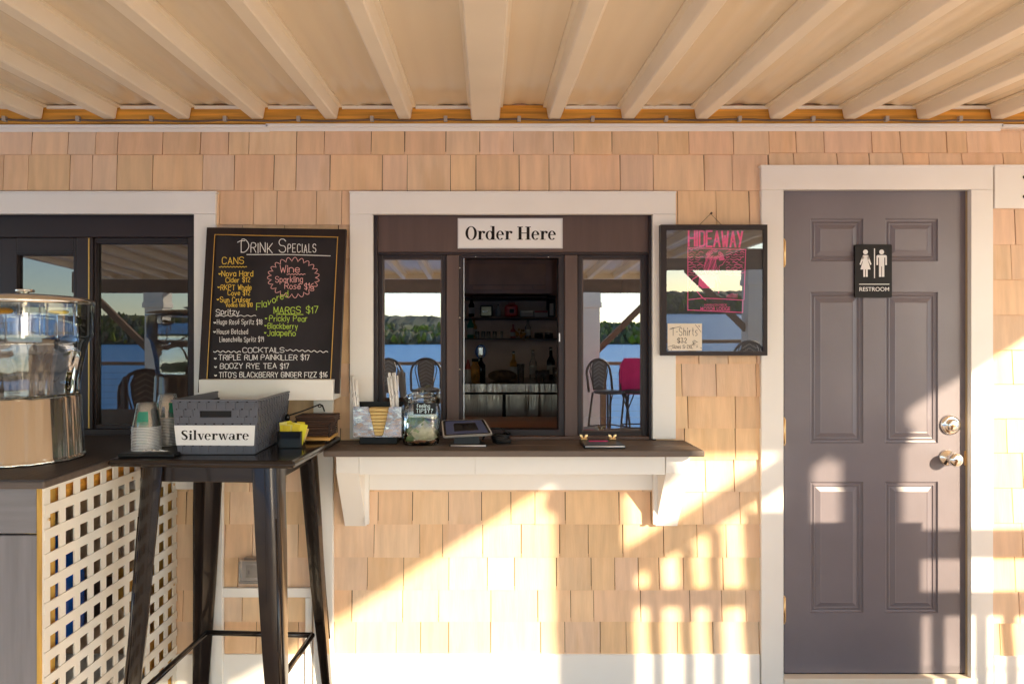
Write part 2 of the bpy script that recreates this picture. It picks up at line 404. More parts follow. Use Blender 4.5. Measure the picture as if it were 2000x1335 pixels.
def fit_text(text, x0, x1, y, h, **k):                     # text squeezed between two photo columns
    _, e1 = strokes(text, 0, 0, h, wf=1.0, **{a: b for a, b in k.items() if a != 'jit'})
    sp = k.get('sp', 1.3)
    n = len(text)-text.count(' ')
    gap = n*sp*h/6
    wf = max(0.3, ((x1-x0)-gap+sp*h/6)/max(1e-3, e1-gap))
    return strokes(text, x0, y, h, wf=wf, **k)[0]
def ribbon(mb, pl, wd, fn):                                # flat brush stroke; fn maps photo coordinates to the surface
    n = len(pl)
    L_, R_ = [], []
    for i, p in enumerate(pl):
        a = pl[max(0, i-1)]; b = pl[min(n-1, i+1)]
        tx, ty = b[0]-a[0], b[1]-a[1]; l = math.hypot(tx, ty) or 1
        tx, ty = tx/l, ty/l
        e = -1 if i == 0 else (1 if i == n-1 else 0)
        px, py = p[0]+tx*e*wd*.35, p[1]+ty*e*wd*.35
        L_.append(fn(px-ty*wd/2, py+tx*wd/2)); R_.append(fn(px+ty*wd/2, py-tx*wd/2))
    A = [mb.bm.verts.new(p) for p in L_]; B = [mb.bm.verts.new(p) for p in R_]
    for i in range(n-1):
        try: mb.bm.faces.new((A[i], A[i+1], B[i+1], B[i]))
        except ValueError: pass
def write(mb, sts, wd, fn):
    for s_ in sts: ribbon(mb, s_, wd, fn)

def ser_ring(cx, cy, rx, ry, tx, ty, a0=0, a1=360, n=28):
    P = []
    for i in range(n):
        A, B = R(a0+(a1-a0)*i/n), R(a0+(a1-a0)*(i+1)/n)
        P.append([(cx+rx*math.cos(A), cy+ry*math.sin(A)), (cx+rx*math.cos(B), cy+ry*math.sin(B)),
                  (cx+(rx-tx)*math.cos(B), cy+(ry-ty)*math.sin(B)), (cx+(rx-tx)*math.cos(A), cy+(ry-ty)*math.sin(A))])
    return P
def rc(x0, x1, y0, y1): return [(x0, y0), (x1, y0), (x1, y1), (x0, y1)]
def disc(cx, cy, r): return [(cx+r*math.cos(k*math.pi/7), cy+r*math.sin(k*math.pi/7)) for k in range(14)]
SER = {
 'O': (0.90, ser_ring(.43, .5, .43, .53, .20, .05)),
 'r': (0.60, [rc(.09, .29, .03, .66), rc(.0, .42, 0, .045), rc(.0, .29, .62, .67), disc(.49, .565, .095)] + ser_ring(.42, .40, .18, .275, .06, .07, 65, 180)),
 'd': (0.80, ser_ring(.32, .33, .31, .35, .17, .05) + [rc(.48, .68, .0, 1.03), rc(.36, .68, .99, 1.04), rc(.48, .80, 0, .045)]),
 'e': (0.64, ser_ring(.30, .335, .30, .35, .17, .05, 12, 318) + [rc(.14, .58, .36, .405)] + ser_ring(.30, .36, .29, .325, .13, .05, 0, 60)),
 'H': (1.06, [rc(.10, .32, 0, 1), rc(.70, .92, 0, 1), rc(.3, .72, .48, .535)] + [rc(a, a+.42, b, b+.05) for a in (0, .60) for b in (0, .95)]),
 'S': (0.68, None),
 'i': (0.40, [rc(.09, .28, 0, .66), rc(0, .37, 0, .05), rc(0, .28, .61, .66), disc(.185, .87, .115)]),
 'l': (0.40, [rc(.09, .28, 0, 1.03), rc(0, .37, 0, .05), rc(0, .28, .98, 1.03)]),
 'v': (0.66, [[(.04, .66), (.25, .66), (.41, .0), (.29, .0)], [(.52, .66), (.585, .66), (.40, .0), (.33, .0)], rc(-.02, .32, .615, .66), rc(.43, .66, .615, .66)]),
 'w': (0.98, [[(.04, .66), (.24, .66), (.38, .0), (.27, .0)], [(.44, .66), (.50, .66), (.38, .0), (.30, .0)], [(.40, .66), (.58, .66), (.72, .0), (.61, .0)], [(.84, .66), (.90, .66), (.71, .0), (.65, .0)], rc(-.02, .30, .615, .66), rc(.36, .62, .615, .66), rc(.76, .98, .615, .66)]),
 'a': (0.66, ser_ring(.25, .19, .25, .20, .15, .05) + [rc(.36, .55, .03, .48), rc(.5, .66, 0, .05)] + ser_ring(.30, .44, .25, .23, .12, .055, 0, 165)),
}
def serif(mb, text, x0, x1, y, cap, fn):
    tot = sum(SER[c][0] if c != ' ' else .34 for c in text)
    sx = (x1-x0)/tot; cx = x0
    for c in text:
        if c == ' ': cx += .34*sx; continue
        wd, P = SER[c]
        if c == 'S':
            pts = [(.53, .80), (.50, .93), (.32, .97), (.14, .90), (.09, .76), (.18, .62), (.40, .46), (.52, .30), (.48, .12), (.30, .04), (.10, .10), (.06, .26)]
            ws = [.05, .07, .09, .14, .18, .20, .21, .19, .14, .09, .07, .05]
            P = []
            for i in range(len(pts)-1):
                (ax, ay), (bx, by) = pts[i], pts[i+1]; l = math.hypot(bx-ax, by-ay); nx, ny = -(by-ay)/l, (bx-ax)/l
                P.append([(ax+nx*ws[i]/2, ay+ny*ws[i]/2), (bx+nx*ws[i+1]/2, by+ny*ws[i+1]/2), (bx-nx*ws[i+1]/2, by-ny*ws[i+1]/2), (ax-nx*ws[i]/2, ay-ny*ws[i]/2)])
                P.append(disc(bx, by, ws[i+1]/2*.98))
        for p in P: mb.face([fn(cx+q[0]*sx, y-q[1]*cap) for q in p])
        cx += wd*sx
def sans(text, x0, x1, y0, y1, fn, name, m, parent, off=0.0):
    cu = bpy.data.curves.new('tmp', 'FONT'); cu.body = text; cu.offset = off
    ob = bpy.data.objects.new('tmp', cu); C.objects.link(ob)
    bpy.context.view_layer.update()
    me = bpy.data.meshes.new_from_object(ob.evaluated_get(bpy.context.evaluated_depsgraph_get()))
    bpy.data.objects.remove(ob)
    xs = [v.co.x for v in me.vertices]; ys = [v.co.y for v in me.vertices]
    a, b, c, d = min(xs), max(xs), min(ys), max(ys)
    for v in me.vertices:
        v.co = fn(x0+(v.co.x-a)/(b-a)*(x1-x0), y1-(v.co.y-c)/(d-c)*(y1-y0))
    me.name = name; me.materials.clear(); me.materials.append(m)
    o = bpy.data.objects.new(name, me); C.objects.link(o); o.parent = parent
    if parent.parent is None: o.location = -parent.location
    return o
# ================================================================== SETTING
# ground sheet, water, far shore
mb = MB(); mb.box(-400, 400, -300, 7.9, -4.4, -4.0); tag(mb.build('ground', M['deck']), kind='structure')
mb = MB(); mb.face([(-9000, -7.9, -3.4), (9000, -7.9, -3.4), (9000, -9000, -3.4), (-9000, -9000, -3.4)])
tag(mb.build('water', M['sea']), kind='structure')
mb = MB()
for i in range(56):
    d = -0.30 + i*0.145
    x = -6.5
    while x < 7.5:
        l = random.uniform(2.4, 4.8)
        mb.box(x, min(x+l, 7.5)-0.003, d, d+0.139, -0.028, 0)
        x += l
tag(mb.build('deck', M['deck']), kind='structure')
mb = MB(); mb.box(-2.4, 2.3, .06, .62, .0005, .012, .003); tag(mb.build('bounce_cut_mat', M['black']), 'black mat added on the deck to cut bounce light at the wall foot', 'mat')  # unseen mat, added to keep deck bounce off the lower wall
def ridge(dist, h, seed, step, rough, span):
    random.seed(seed); mb = MB()
    rows = []
    for j in range(9):
        y = -(dist + j*dist*0.035)
        row = []
        n = int(2*span/step)
        for i in range(n+1):
            x = -span + i*step
            base = h*(0.62+0.3*math.sin(x/span*7+seed)+0.16*math.sin(x/span*19+2*seed))*min(1, j/5)
            row.append(mb.bm.verts.new((x, y, -3.6 + max(0, base) + (random.uniform(0, rough) if j > 0 else 0))))
        rows.append(row)
    for A, B in zip(rows, rows[1:]):
        for i in range(len(A)-1): mb.bm.faces.new((A[i], A[i+1], B[i+1], B[i]))
    return mb
tag(ridge(520, 19, 3, 2.4, 6.5, 1500).build('hills', M['fir']), kind='structure')
random.seed(77); mb = MB()
for k in range(3600):                                     # conifers and round crowns along the far shore
    x = random.uniform(-700, 700); j = random.uniform(0, 6)
    y = -(520+j*18.2)
    z = -3.6+19*(0.62+0.3*math.sin(x/1500*7+3)+0.16*math.sin(x/1500*19+6))*min(1, j/5)
    h = random.uniform(3.5, 9); r = h*random.uniform(.22, .42); n = 6; a0 = random.uniform(0, 6)
    lev = [(.02, .25), (.25, 1.0), (.55, .8), (.8, .45), (1, .03)] if random.random() < .5 else [(.05, .3), (.2, .9), (.5, 1.15), (.8, .85), (.97, .2)]
    rings = [[mb.bm.verts.new((x+r*q*random.uniform(.7, 1.2)*math.cos(a0+i*2*math.pi/n), y+r*q*random.uniform(.7, 1.2)*math.sin(a0+i*2*math.pi/n), z+h*t+random.uniform(-.4, .4))) for i in range(n)] for t, q in lev]
    for A, B in zip(rings, rings[1:]):
        for i in range(n): mb.bm.faces.new((A[i], A[(i+1) % n], B[(i+1) % n], B[i]))
tag(mb.build('shore_forest', mat('forest_crowns', (0.13, 0.17, 0.045), 0.9, isl=0.55)), 'dark green forest on the far shore mirrored in the window glass', 'forest', kind='stuff')
tag(ridge(2600, 95, 8, 16, 12, 6000).build('hills', M['fir2']), kind='structure')
random.seed(5)

# ------------------------------------------------------------------ shingled wall
WX0, WX1 = -3.8, 3.9
wall = thing('shingle_wall', 'pale cedar shingle wall of the snack bar around the windows and the grey door', 'wall', (0, 0, 0))
op = [(-620, 377, 418, 862), (730, 1273, 418, 858), (1531, 1897, 370, 1332)]       # openings in photo columns and rows
mb = MB()
xs = [X(-620, 0), X(377, 0), X(730, 0), X(1273, 0), X(1531, 0), X(1897, 0)]
zt = [Z(418, 0), Z(418, 0), Z(370, 0)]; zb = [Z(862, 0), Z(858, 0), Z(1332, 0)]
cur = WX0
for k in range(3):
    mb.box(cur, xs[2*k], -0.12, -0.001, -0.3, 2.9)
    mb.box(xs[2*k], xs[2*k+1], -0.12, -0.001, zt[k], 2.9)
    if zb[k] > 0: mb.box(xs[2*k], xs[2*k+1], -0.12, -0.001, -0.3, zb[k])
    cur = xs[2*k+1]
mb.box(cur, WX1, -0.12, -0.001, -0.3, 2.9)
mb.build('sheathing', M['sheath'], wall)
def shingle_rows(mb, px0, px1, rows, holes):
    for r0, r1 in zip(rows, rows[1:]):
        iv = [(px0, px1)]
        for a, b, c, d in holes:
            if c < r1-2 and d > r0+2:
                nv = []
                for s, e in iv:
                    if b <= s or a >= e: nv.append((s, e)); continue
                    if a > s: nv.append((s, a))
                    if b < e: nv.append((b, e))
                iv = nv
        for s, e in iv:
            x = s - random.uniform(0, 60)
            last = s
            while x < e:
                wd = random.choice((44, 52, 58, 66, 70, 78, 88, 100)) + random.uniform(-5, 5)
                a, b = last, min(x+wd, e)
                if e-b < 14: b = e; wd = e-x+1
                if b-a > 14 or b == e:
                    last = b
                    g = random.uniform(0.5, 0.95); yb = r1 + random.uniform(-.35, .35)
                    tl, tr = random.uniform(-.5, .5), random.uniform(-.5, .5)
                    db = 0.012 + random.uniform(-.001, .0015)
                    f = [(a+g, yb, db), (b-g, yb, db), (b-g+tr, r0-6, .003), (a+g+tl, r0-6, .003)]
                    A = [Vector((X(p, 0), -d, Z(q, 0))) for p, q, d in f]
                    B = [Vector((v.x, 0.0, v.z)) for v in A]
                    va = [mb.bm.verts.new(v) for v in A]; vb = [mb.bm.verts.new(v) for v in B]
                    mb.bm.faces.new(va)
                    for i in range(4): mb.bm.faces.new((va[i], vb[i], vb[(i+1) % 4], va[(i+1) % 4]))
                x += wd
mb = MB()
rowsA = [190, 257, 303, 373, 440, 505, 573, 642, 710, 773, 835, 896, 958.5, 1021.6, 1086, 1149.6, 1211, 1275.5]
rowsB = [190, 257, 300, 328, 409, 478, 546, 615, 683, 749, 816, 883, 951, 1019.5, 1085, 1152, 1214, 1280]
shingle_rows(mb, -820, 1501.2, rowsA, [(-620, 385, 385, 862), (722, 1281, 385, 858), (1499.5, 1540, 327, 1340)])
shingle_rows(mb, 1500, 2750, rowsB, [(1493, 1932, 327, 1340)])
mb.build('shingles', M['shingle'], wall)

# boards on the wall
mb = MB(); mb.pbox(-820, 1484, 1277, 1345, 0.0, 0.020, 0.002)
tag(mb.build('skirt_board', M['trim']), 'long white skirt board along the wall foot left of the grey door', 'trim board')
mb = MB(); mb.pbox(1943, 2750, 1281, 1345, 0.0, 0.020, 0.002)
tag(mb.build('skirt_board', M['trim']), 'short white skirt board at the wall foot right of the grey door', 'trim board')
fm = thing('frieze_moulding', 'white frieze moulding running under the ceiling along the wall top', 'moulding')
for a, b, q0, q1 in ((-820, 528, 243.5, 258), (524, 1948, 241.5, 256.5), (1945, 2750, 243, 252)):
    mb = MB()
    s = [(.0, q0), (.034, q0), (.034, q0+6), (.026, q0+8), (.016, q1), (.0, q1)]
    mb.prism([Vector((X(a, 0), -d, Z(q, d))) for d, q in s], (X(b, 0)-X(a, 0)-.001, 0, 0)); mb.build('moulding_length', M['trim'], fm)
mb = MB(); mb.pbox(-820, 2750, 206, 241.5, 0.0, 0.028)
tag(mb.build('ledger_board', M['pine']), 'orange treated pine ledger board under the roof panels', 'board')
cab = thing('wiring_cable', 'brown cable clipped along the pine ledger under the ceiling', 'cable', W(948, 238, .04))
mb = MB(); pts = []
px = -800
clips = list(range(-714, 2700, 144))
while px < 2700:
    ph = ((px+714) % 144)/144
    sag = 1.9*math.sin(math.pi*ph)*(0.4+abs(math.sin(px*.013)))
    pts.append(W(px, 233.5+sag+1.2*math.sin(px*.004), .040)); px += 16
mb.tube(pts, .0042, 6); mb.build('cable_run', M['cable'], cab)
for c in clips:
    mb = MB(); mb.pbox(c-3.5, c+3.5, 226, 236, .028, .047, .002); mb.build('cable_clip', M['clip'], cab)

# ------------------------------------------------------------------ patio roof
SL = 0.045
def zr(d): return 2.362 + 0.04*SL - SL*d       # underside of the ribs
ZONES = [(-4.6, 2.60, 4.95), (2.60, 3.63, 2.92), (3.63, 5.2, 1.7)]
roof = thing('patio_roof', 'cream metal patio roof with long ribs overhead', 'roof', (0, -2, 2.36))
ribx = [X(p, .04) for p in (646-144.5*k for k in range(12, -1, -1))] + [X(790, .04)] + [X(948, .04)] + [X(1083+144.5*k, .04) for k in range(0, 17)]
PH = 0.054
mb = MB(); top = MB()
for a, b in zip(ribx, ribx[1:]):
    xm = (a+b)/2
    dm = [z for z in ZONES if z[0] <= xm < z[1] or (z[1] == 5.2 and xm >= 3.63)][0][2]
    nx, nd = 14, int(dm*12)
    ph = random.uniform(0, 6)
    grid = []
    for j in range(nd+1):
        d = 0.005 + (dm-0.005)*j/nd
        row = []
        for i in range(nx+1):
            u = i/nx
            off = 0.008*(math.exp(-((u-.36)/.05)**2) + math.exp(-((u-.64)/.05)**2)) - 0.006*math.sin(math.pi*u)
            off += 0.0016*math.sin(d*3.1+ph)*math.sin(math.pi*u)
            off += 0.010*math.exp(-d/0.05)*math.sin(math.pi*u)*(0.6+0.5*math.sin(6*u+ph)) * -1
            row.append(mb.bm.verts.new((a+(b-a)*u, -d, zr(d)+PH-off)))
        grid.append(row)
    for A, B in zip(grid, grid[1:]):
        for i in range(nx):
            f = mb.bm.faces.new((A[i], A[i+1], B[i+1], B[i])); f.smooth = True
mb.build('ceiling_panel', M['roof'], roof)
for x0, x1, dm in ZONES:
    top.prism([(x0, 0.12, zr(-.12)+PH+.03), (x0, -dm, zr(dm)+PH+.03), (x0, -dm, zr(dm)+PH+.10), (x0, .12, zr(-.12)+PH+.10)], (x1-x0, 0, 0))
top.build('roof_deck', M['roof'], roof)
for i, x in enumerate(ribx):
    z_ = [z for z in ZONES if z[0] <= x < z[1] or (z[1] == 5.2 and x >= 3.63)]
    dm = z_[0][2] if z_ else 1.7
    mb = MB()
    ctr = abs(x-X(948, .04)) < .001
    hb, ht, lip, hz = (.057, .058, .072, -.006) if ctr else (.0235, .033, .047, 0)
    d0 = .036
    sec = [(-lip, PH+.002), (-lip, PH-.006), (-ht, PH-.008), (-hb-.002, .004), (-hb+.003, hz), (hb-.003, hz), (hb+.002, .004), (ht, PH-.008), (lip, PH-.006), (lip, PH+.002)]
    mb.loft([[(x+u, -d0, zr(d0)+v) for u, v in sec], [(x+u, -dm, zr(dm)+v) for u, v in sec]])
    mb.build('center_beam' if ctr else 'rib', M['rib'], roof)
    if not ctr:
        mb = MB(); mb.box(x+.045, x+.30 if i+1 < len(ribx) else x+.1, .028, .036, 2.405, 2.417); mb.build('panel_end_flashing', M['trim'], roof)
mb = MB()
for (xa, da, xb, db) in ((-4.6, 4.95, 2.60, 4.95), (2.60, 4.95, 2.60, 2.92), (2.60, 2.92, 3.63, 2.92), (3.63, 2.92, 3.63, 1.7), (3.63, 1.7, 5.2, 1.7)):
    mb.bar((xa, -da, zr(da)+.045), (xb, -db, zr(db)+.045), .05, .09)
mb.build('edge_beam', M['rib'], roof)

# ------------------------------------------------------------------ posts, deck rail and pergola (seen as shadows and mirrored in the glass), added shade casters
def post(x0, x1, d0, d1, ztop, label, m='trim', cap=True, group=None, braces=(), bm_='wood'):
    cx, cd = (x0+x1)/2, (d0+d1)/2
    t = thing('porch_post', label, 'post', (cx, -cd, 0), group=group)
    mb = MB(); mb.box(x0, x1, d0, d1, 0, ztop, .006); mb.build('shaft', M[m], t)
    if cap:
        mb = MB(); mb.box(x0-.025, x1+.025, d0-.025, d1+.025, ztop-.22, ztop-.14, .008); mb.box(x0-.012, x1+.012, d0-.012, d1+.012, ztop-.14, ztop-.001, .004); mb.build('capital', M[m], t)
        mb = MB(); mb.box(x0-.02, x1+.02, d0-.02, d1+.02, 0.001, .16, .006); mb.build('plinth', M[m], t)
    for s, L_ in braces:
        xe = x1 if s > 0 else x0
        mb = MB(); mb.bar((xe-s*.02, -cd, ztop-L_[1]), (xe+s*L_[0], -cd, ztop+.01), .07, .085 if bm_ == 'wood' else .13); mb.build('knee_brace', M[bm_], t)
    return t
post(2.475, 2.650, 2.80, 2.98, zr(2.9)-.002, 'white porch post at the roof corner nearest the serving window', braces=[(1, (.87, .53))], bm_='trim')
post(3.35, 3.51, 2.36, 2.51, zr(2.45)-.002, 'white porch post at the outer roof corner beyond the grey door')
post(3.09, 3.18, 2.43, 2.52, zr(2.5)-.002, 'slim white post added between the porch posts to shade the door', cap=False)  # added post: throws the dark strip on the left of the door
for xx in (-4.79, 1.52, 3.85):
    post(xx-.13, xx+.13, 6.9, 7.16, 2.12, {-4.79: 'white square column mirrored in the left dark window', 1.52: 'white square column mirrored in the right serving pane', 3.85: 'white square column mirrored at the right edge of the poster glass'}[xx],
         braces=[(1, (.85, .85)), (-1, (.85, .85))])
bt = thing('header_beam', 'long brown header beam across the pergola posts by the water', 'beam', (0, -7.03, 2.12))
mb = MB(); mb.box(-6, 6.5, 6.95, 7.11, 2.12, 2.42, .004); mb.build('beam_timber', M['wood'], bt)
for i in range(19):
    x = -5.0 + i*.42
    mb = MB(); mb.bar((x, -5.1, 2.62), (x, -7.6, 2.50), .045, .14)
    tag(mb.build('pergola_rafter', M['pine_v' if False else 'wood']), 'sunlit timber rafter over the far deck', 'rafter', 'pergola rafters over the far deck')
rl = thing('deck_railing', 'dark topped cable railing along the water edge of the deck', 'railing', (0, -7.75, 0))
mb = MB(); mb.box(-6.4, 7.3, 7.68, 7.84, 1.04, 1.09, .004); mb.build('top_rail', M['wood'], rl)
for i in range(11): mb = MB(); mb.box(-6.3+i*1.35, -6.21+i*1.35, 7.72, 7.80, 0, 1.04); mb.build('railing_post', M['wood'], rl)
for k in range(9): mb = MB(); mb.tube([(-6.3, -7.76, .12+k*.1), (7.2, -7.76, .12+k*.1)], .003, 5); mb.build('rail_cable', M['chrome'], rl)
r2 = thing('side_railing', 'chunky white topped railing section on the deck right of the door', 'railing', (3.2, -1.3, 0))
mb = MB(); mb.box(2.73, 4.6, 1.28, 1.37, 1.125, 1.215, .004); mb.build('top_rail', M['trim'], r2)
mb = MB(); mb.box(2.73, 4.6, 1.30, 1.34, .875, .965, .003); mb.build('mid_rail', M['trim'], r2)
for i in range(14):
    mb = MB(); mb.box(2.73+i*.132, 2.73+i*.132+.040, 1.31, 1.335, .05, .875); mb.build('baluster', M['trim'], r2)
mb = MB(); mb.box(2.73, 2.79, 1.29, 1.35, 0, 1.125); mb.build('railing_post', M['trim'], r2)
mb = MB(); mb.box(4.5, 4.6, 1.27, 1.37, 0, 1.125); mb.build('railing_post', M['trim'], r2)
for z in (.30, .48, .66): mb = MB(); mb.tube([(2.76, -1.345, z), (4.55, -1.345, z)], .005, 5); mb.build('rail_cable', M['chrome'], r2)

ps = thing('slat_shade_caster', 'white slatted screen added out of view to streak the wall with shade', 'screen', (2.6, -2.3, 0))  # added caster, slats cut to shape the streaks below the brace shadow
def sx_(px, d): return (px-CX)/467.8+KX*d
def sz_(py, d): return ZC-(py-HY)/467.8+KZ*d
for px in (1222, 1276, 1337, 1393):
    x = sx_(px, 2.3); mb = MB(); mb.box(x-.028, x+.028, 2.29, 2.31, .02, sz_(1080-.555*(px-1220)+50, 2.3), .002); mb.build('slat', M['trim'], ps)
x = sx_(1462, 2.3); mb = MB(); mb.box(x-.022, x+.15, 2.28, 2.32, 0, sz_(1000, 2.3), .003); mb.build('end_post', M['trim'], ps)
mb = MB(); mb.box(sx_(1210, 2.3), x-.022, 2.275, 2.2895, sz_(1190, 2.3), sz_(1150, 2.3), .002); mb.build('cross_rail', M['trim'], ps)
hs_ = thing('door_shade_block', 'brown wooden block added out of view to shade the door foot', 'stand', (2.18, -.9, 0))  # unseen block added to keep sun off the lower door
mb = MB(); mb.box(1.97, 2.40, .80, 1.0, .06, 1.00, .004); mb.build('cabinet', M['wood'], hs_)
mb = MB(); mb.box(1.95, 2.42, .78, 1.03, 1.0005, 1.03, .004); mb.build('block_top', M['wood'], hs_)
mb = MB(); mb.box(1.99, 2.38, .82, .98, 0, .0595); mb.build('plinth', M['black'], hs_)
# bistro bar chairs
def bar_chair(label, pink=False):
    t = thing('bistro_chair', label, 'bar chair', (0, 0, 0), 0, 'bistro bar chairs out on the deck')
    mb = MB(); mb.lathe([(.001, .74), (.17, .735), (.205, .745), (.205, .765), (.17, .775), (.001, .77)], (0, 0, 0), 20); mb.build('seat', M['weave'], t, True)
    for sx in (-1, 1):
        for sy in (-1, 1):
            mb = MB(); mb.tube([(sx*.15, sy*.15, .745), (sx*.18, sy*.19, .38), (sx*.20, sy*.22, 0)], .014, 8); mb.build('leg', M['wicker'], t, True)
    mb = MB(); mb.tube([(sx*.185, sy*.2, .30) for sx, sy in ((-1, -1), (1, -1), (1, 1), (-1, 1))], .010, 6, True)
    mb.build('foot_ring', M['wicker'], t, True)
    for s in (-1, 1):
        mb = MB(); mb.tube([(s*.165, -.172, .52), (s*.08, -.165, .735)], .008, 6); mb.build('corner_brace', M['wicker'], t, True)
    hoop = [(-.20, .17, .75), (-.205, .20, .95)] + [(.205*math.cos(a), .215, .98+.20*math.sin(a)) for a in (math.pi*(1-k/10) for k in range(11))] + [(.205, .20, .95), (.20, .17, .75)]
    mb = MB(); mb.tube(hoop, .016, 8); mb.build('back_hoop', M['wicker'], t, True)
    if not pink:
        mb = MB()
        mb.loft([[(u, .215+v, z) for u, v in ((-w_, -.006), (w_, -.006), (w_, .006), (-w_, .006))] for z, w_ in ((.77, .07), (.95, .11), (1.06, .12), (1.15, .085), (1.175, .04))])
        mb.build('back_splat', M['weave'], t, True)
        mb = MB()
        for k in range(7):
            z = .80+k*.05; mb.bar((-.09, .207, z), (0, .207, z+.05), .004, .014); mb.bar((.09, .207, z), (0, .207, z+.05), .004, .014)
        mb.build('chevron_weave', M['weavelight'], t, True)
        mb = MB()
        for s in (-1, 1): mb.tube([(s*.09, .20, .77), (s*.15, .21, 1.02), (s*.12, .215, 1.14)], .008, 6)
        mb.build('inner_hoop', M['wicker'], t, True)
    else:
        mb = MB(); mb.loft([[(u, .20+v, z) for u, v in ((-w_, -.03), (w_, -.03), (w_, .035), (-w_, .035))] for z, w_ in ((.70, .21), (.95, .215), (1.10, .20), (1.19, .14))]); mb.build('chair_cover', M['cover'], t, True)
    return t
ch0 = bar_chair('dark wicker bar chair with a woven back, standing on the deck')
spots = [(-1.40, 6.2, 200), (-.80, 6.25, 175), (-.25, 6.2, 190), (1.62, 6.0, 150), (3.2, 5.2, 170), (-2.15, 2.35, 200), (-2.9, 2.9, 150), (-2.7, 1.7, 240), (-1.35, 2.75, 185)]  # near-left chairs at the end added for dark streaks in the steel base
for i, (x, d, a) in enumerate(spots):
    o = ch0 if i == 0 else copy_tree(ch0)
    o.location = (x, -d, 0); o.rotation_euler = (0, 0, R(a))
pk = bar_chair('hot pink covered bar chair mirrored in the right serving pane', True); pk['group'] = 'pink covered bar chairs'
pk.location = (2.02, -6.1, 0); pk.rotation_euler = (0, 0, R(182))
# ================================================================== ORDER WINDOW
def pt(d):                                       # photo point on an upright plane d metres out from the wall
    return lambda px, py: W(px, py, d)
ow = thing('order_window', 'brown framed serving window with an open middle under the order sign', 'window', (0.11, -.02, 1.04))
def part(name, m, par, *boxes, bev=.002):
    mb = MB()
    for b in boxes: mb.pbox(*b, bev)
    return mb.build(name, M[m], par)
cs = part('casing', 'trim', ow, (683, 1320, 376.5, 418, 0, .026))
part('drip_cap', 'trim', cs, (682, 1321, 373, 376.5, 0, .034), bev=.001)
part('casing', 'trim', ow, (683, 728, 418.3, 857, 0, .024)); part('casing', 'trim', ow, (1275, 1320, 418.3, 857, 0, .024))
part('jamb', 'dark', ow, (728, 737, 420, 858, -.11, .004)); part('jamb', 'dark', ow, (1268, 1275, 420, 858, -.11, .004))
part('head_panel', 'brown', ow, (737, 1268, 420, 492, -.045, -.012))
part('head_bead', 'dark', ow, (737, 1268, 492, 497.5, -.05, -.016))
for a, b, g0, g1 in ((737, 872, 748, 863), (1128, 1268, 1137, 1254)):
    mb = MB()
    q0, q1 = 497.5, 851
    mb.pbox(a, g0, q0, q1, -.06, -.028, .003); mb.pbox(g1, b, q0, q1, -.06, -.028, .003)
    mb.pbox(g0, g1, q0, 505, -.06, -.028, .002); mb.pbox(g0, g1, 842, q1, -.06, -.028, .002)
    sf = mb.build('sash', M['dark'], ow)
    mb = MB(); d = -.045
    mb.face([W(g0-3, 502, d), W(g1+3, 502, d), W(g1+3, 845, d), W(g0-3, 845, d)])
    mb.build('pane', M['pane'], sf)
    mb = MB()
    for u0, u1, v0, v1 in ((g0, g0+2.2, 505, 842), (g1-2.2, g1, 505, 842), (g0+2.2, g1-2.2, 505, 507), (g0+2.2, g1-2.2, 840, 842)): mb.pbox(u0, u1, v0, v1, -.044, -.036)
    mb.build('glazing_bead', M['brown'], sf)
part('mullion', 'brown', ow, (872, 896, 497.5, 852, -.07, -.015), bev=.003)
part('mullion', 'brown', ow, (1103, 1128, 497.5, 852, -.07, -.015), bev=.003)
mb = MB()
mb.pbox(896, 903, 497.5, 850, -.10, -.03, .001); mb.pbox(1091, 1103, 497.5, 850, -.10, -.03, .001); mb.pbox(903, 1091, 497.5, 503.5, -.10, -.03, .001); mb.pbox(903, 1091, 838.5, 850, -.10, -.03, .001)
tr = mb.build('opening_track', M['dark'], ow)
mb = MB(); mb.pbox(905.5, 906.8, 504, 838, -.028, -.026); mb.build('track_edge', M['alu'], tr)
for px, py in ((897.8, 523), (897.8, 620), (897.8, 721), (929, 501), (1071, 501.5)):
    mb = MB(); mb.lathe([(.0001, .002), (.003, .002), (.003, 0)], W(px, py, -.0295), 8, axis=(0, -1, 0)); mb.build('screw', M['chrome'], tr)
mb = MB(); mb.pbox(1091.5, 1094, 650, 667, -.03, -.02, .001); mb.build('latch', M['alu'], tr)
part('sill', 'brown', ow, (728, 1275, 852, 858, -.11, .0))

sg = thing('order_sign', 'white sign reading Order Here above the serving window opening', 'sign', W(996, 456, -.01))
pl_ = part('board', 'white', sg, (895, 1098, 427.5, 483.5, -.012, -.006), bev=.001)
mb = MB()
for b in ((894, 1099, 426, 428.2), (894, 1099, 482.6, 485), (894, 896, 428.2, 482.6), (1097, 1099, 428.2, 482.6)): mb.pbox(*b, -.012, -.004)
mb.build('edge_strip', M['alu'], sg)
mb = MB(); serif(mb, 'Order Here', 909, 1087, 468, 25.5, pt(-.0054)); mb.build('lettering', M['ink'], pl_)

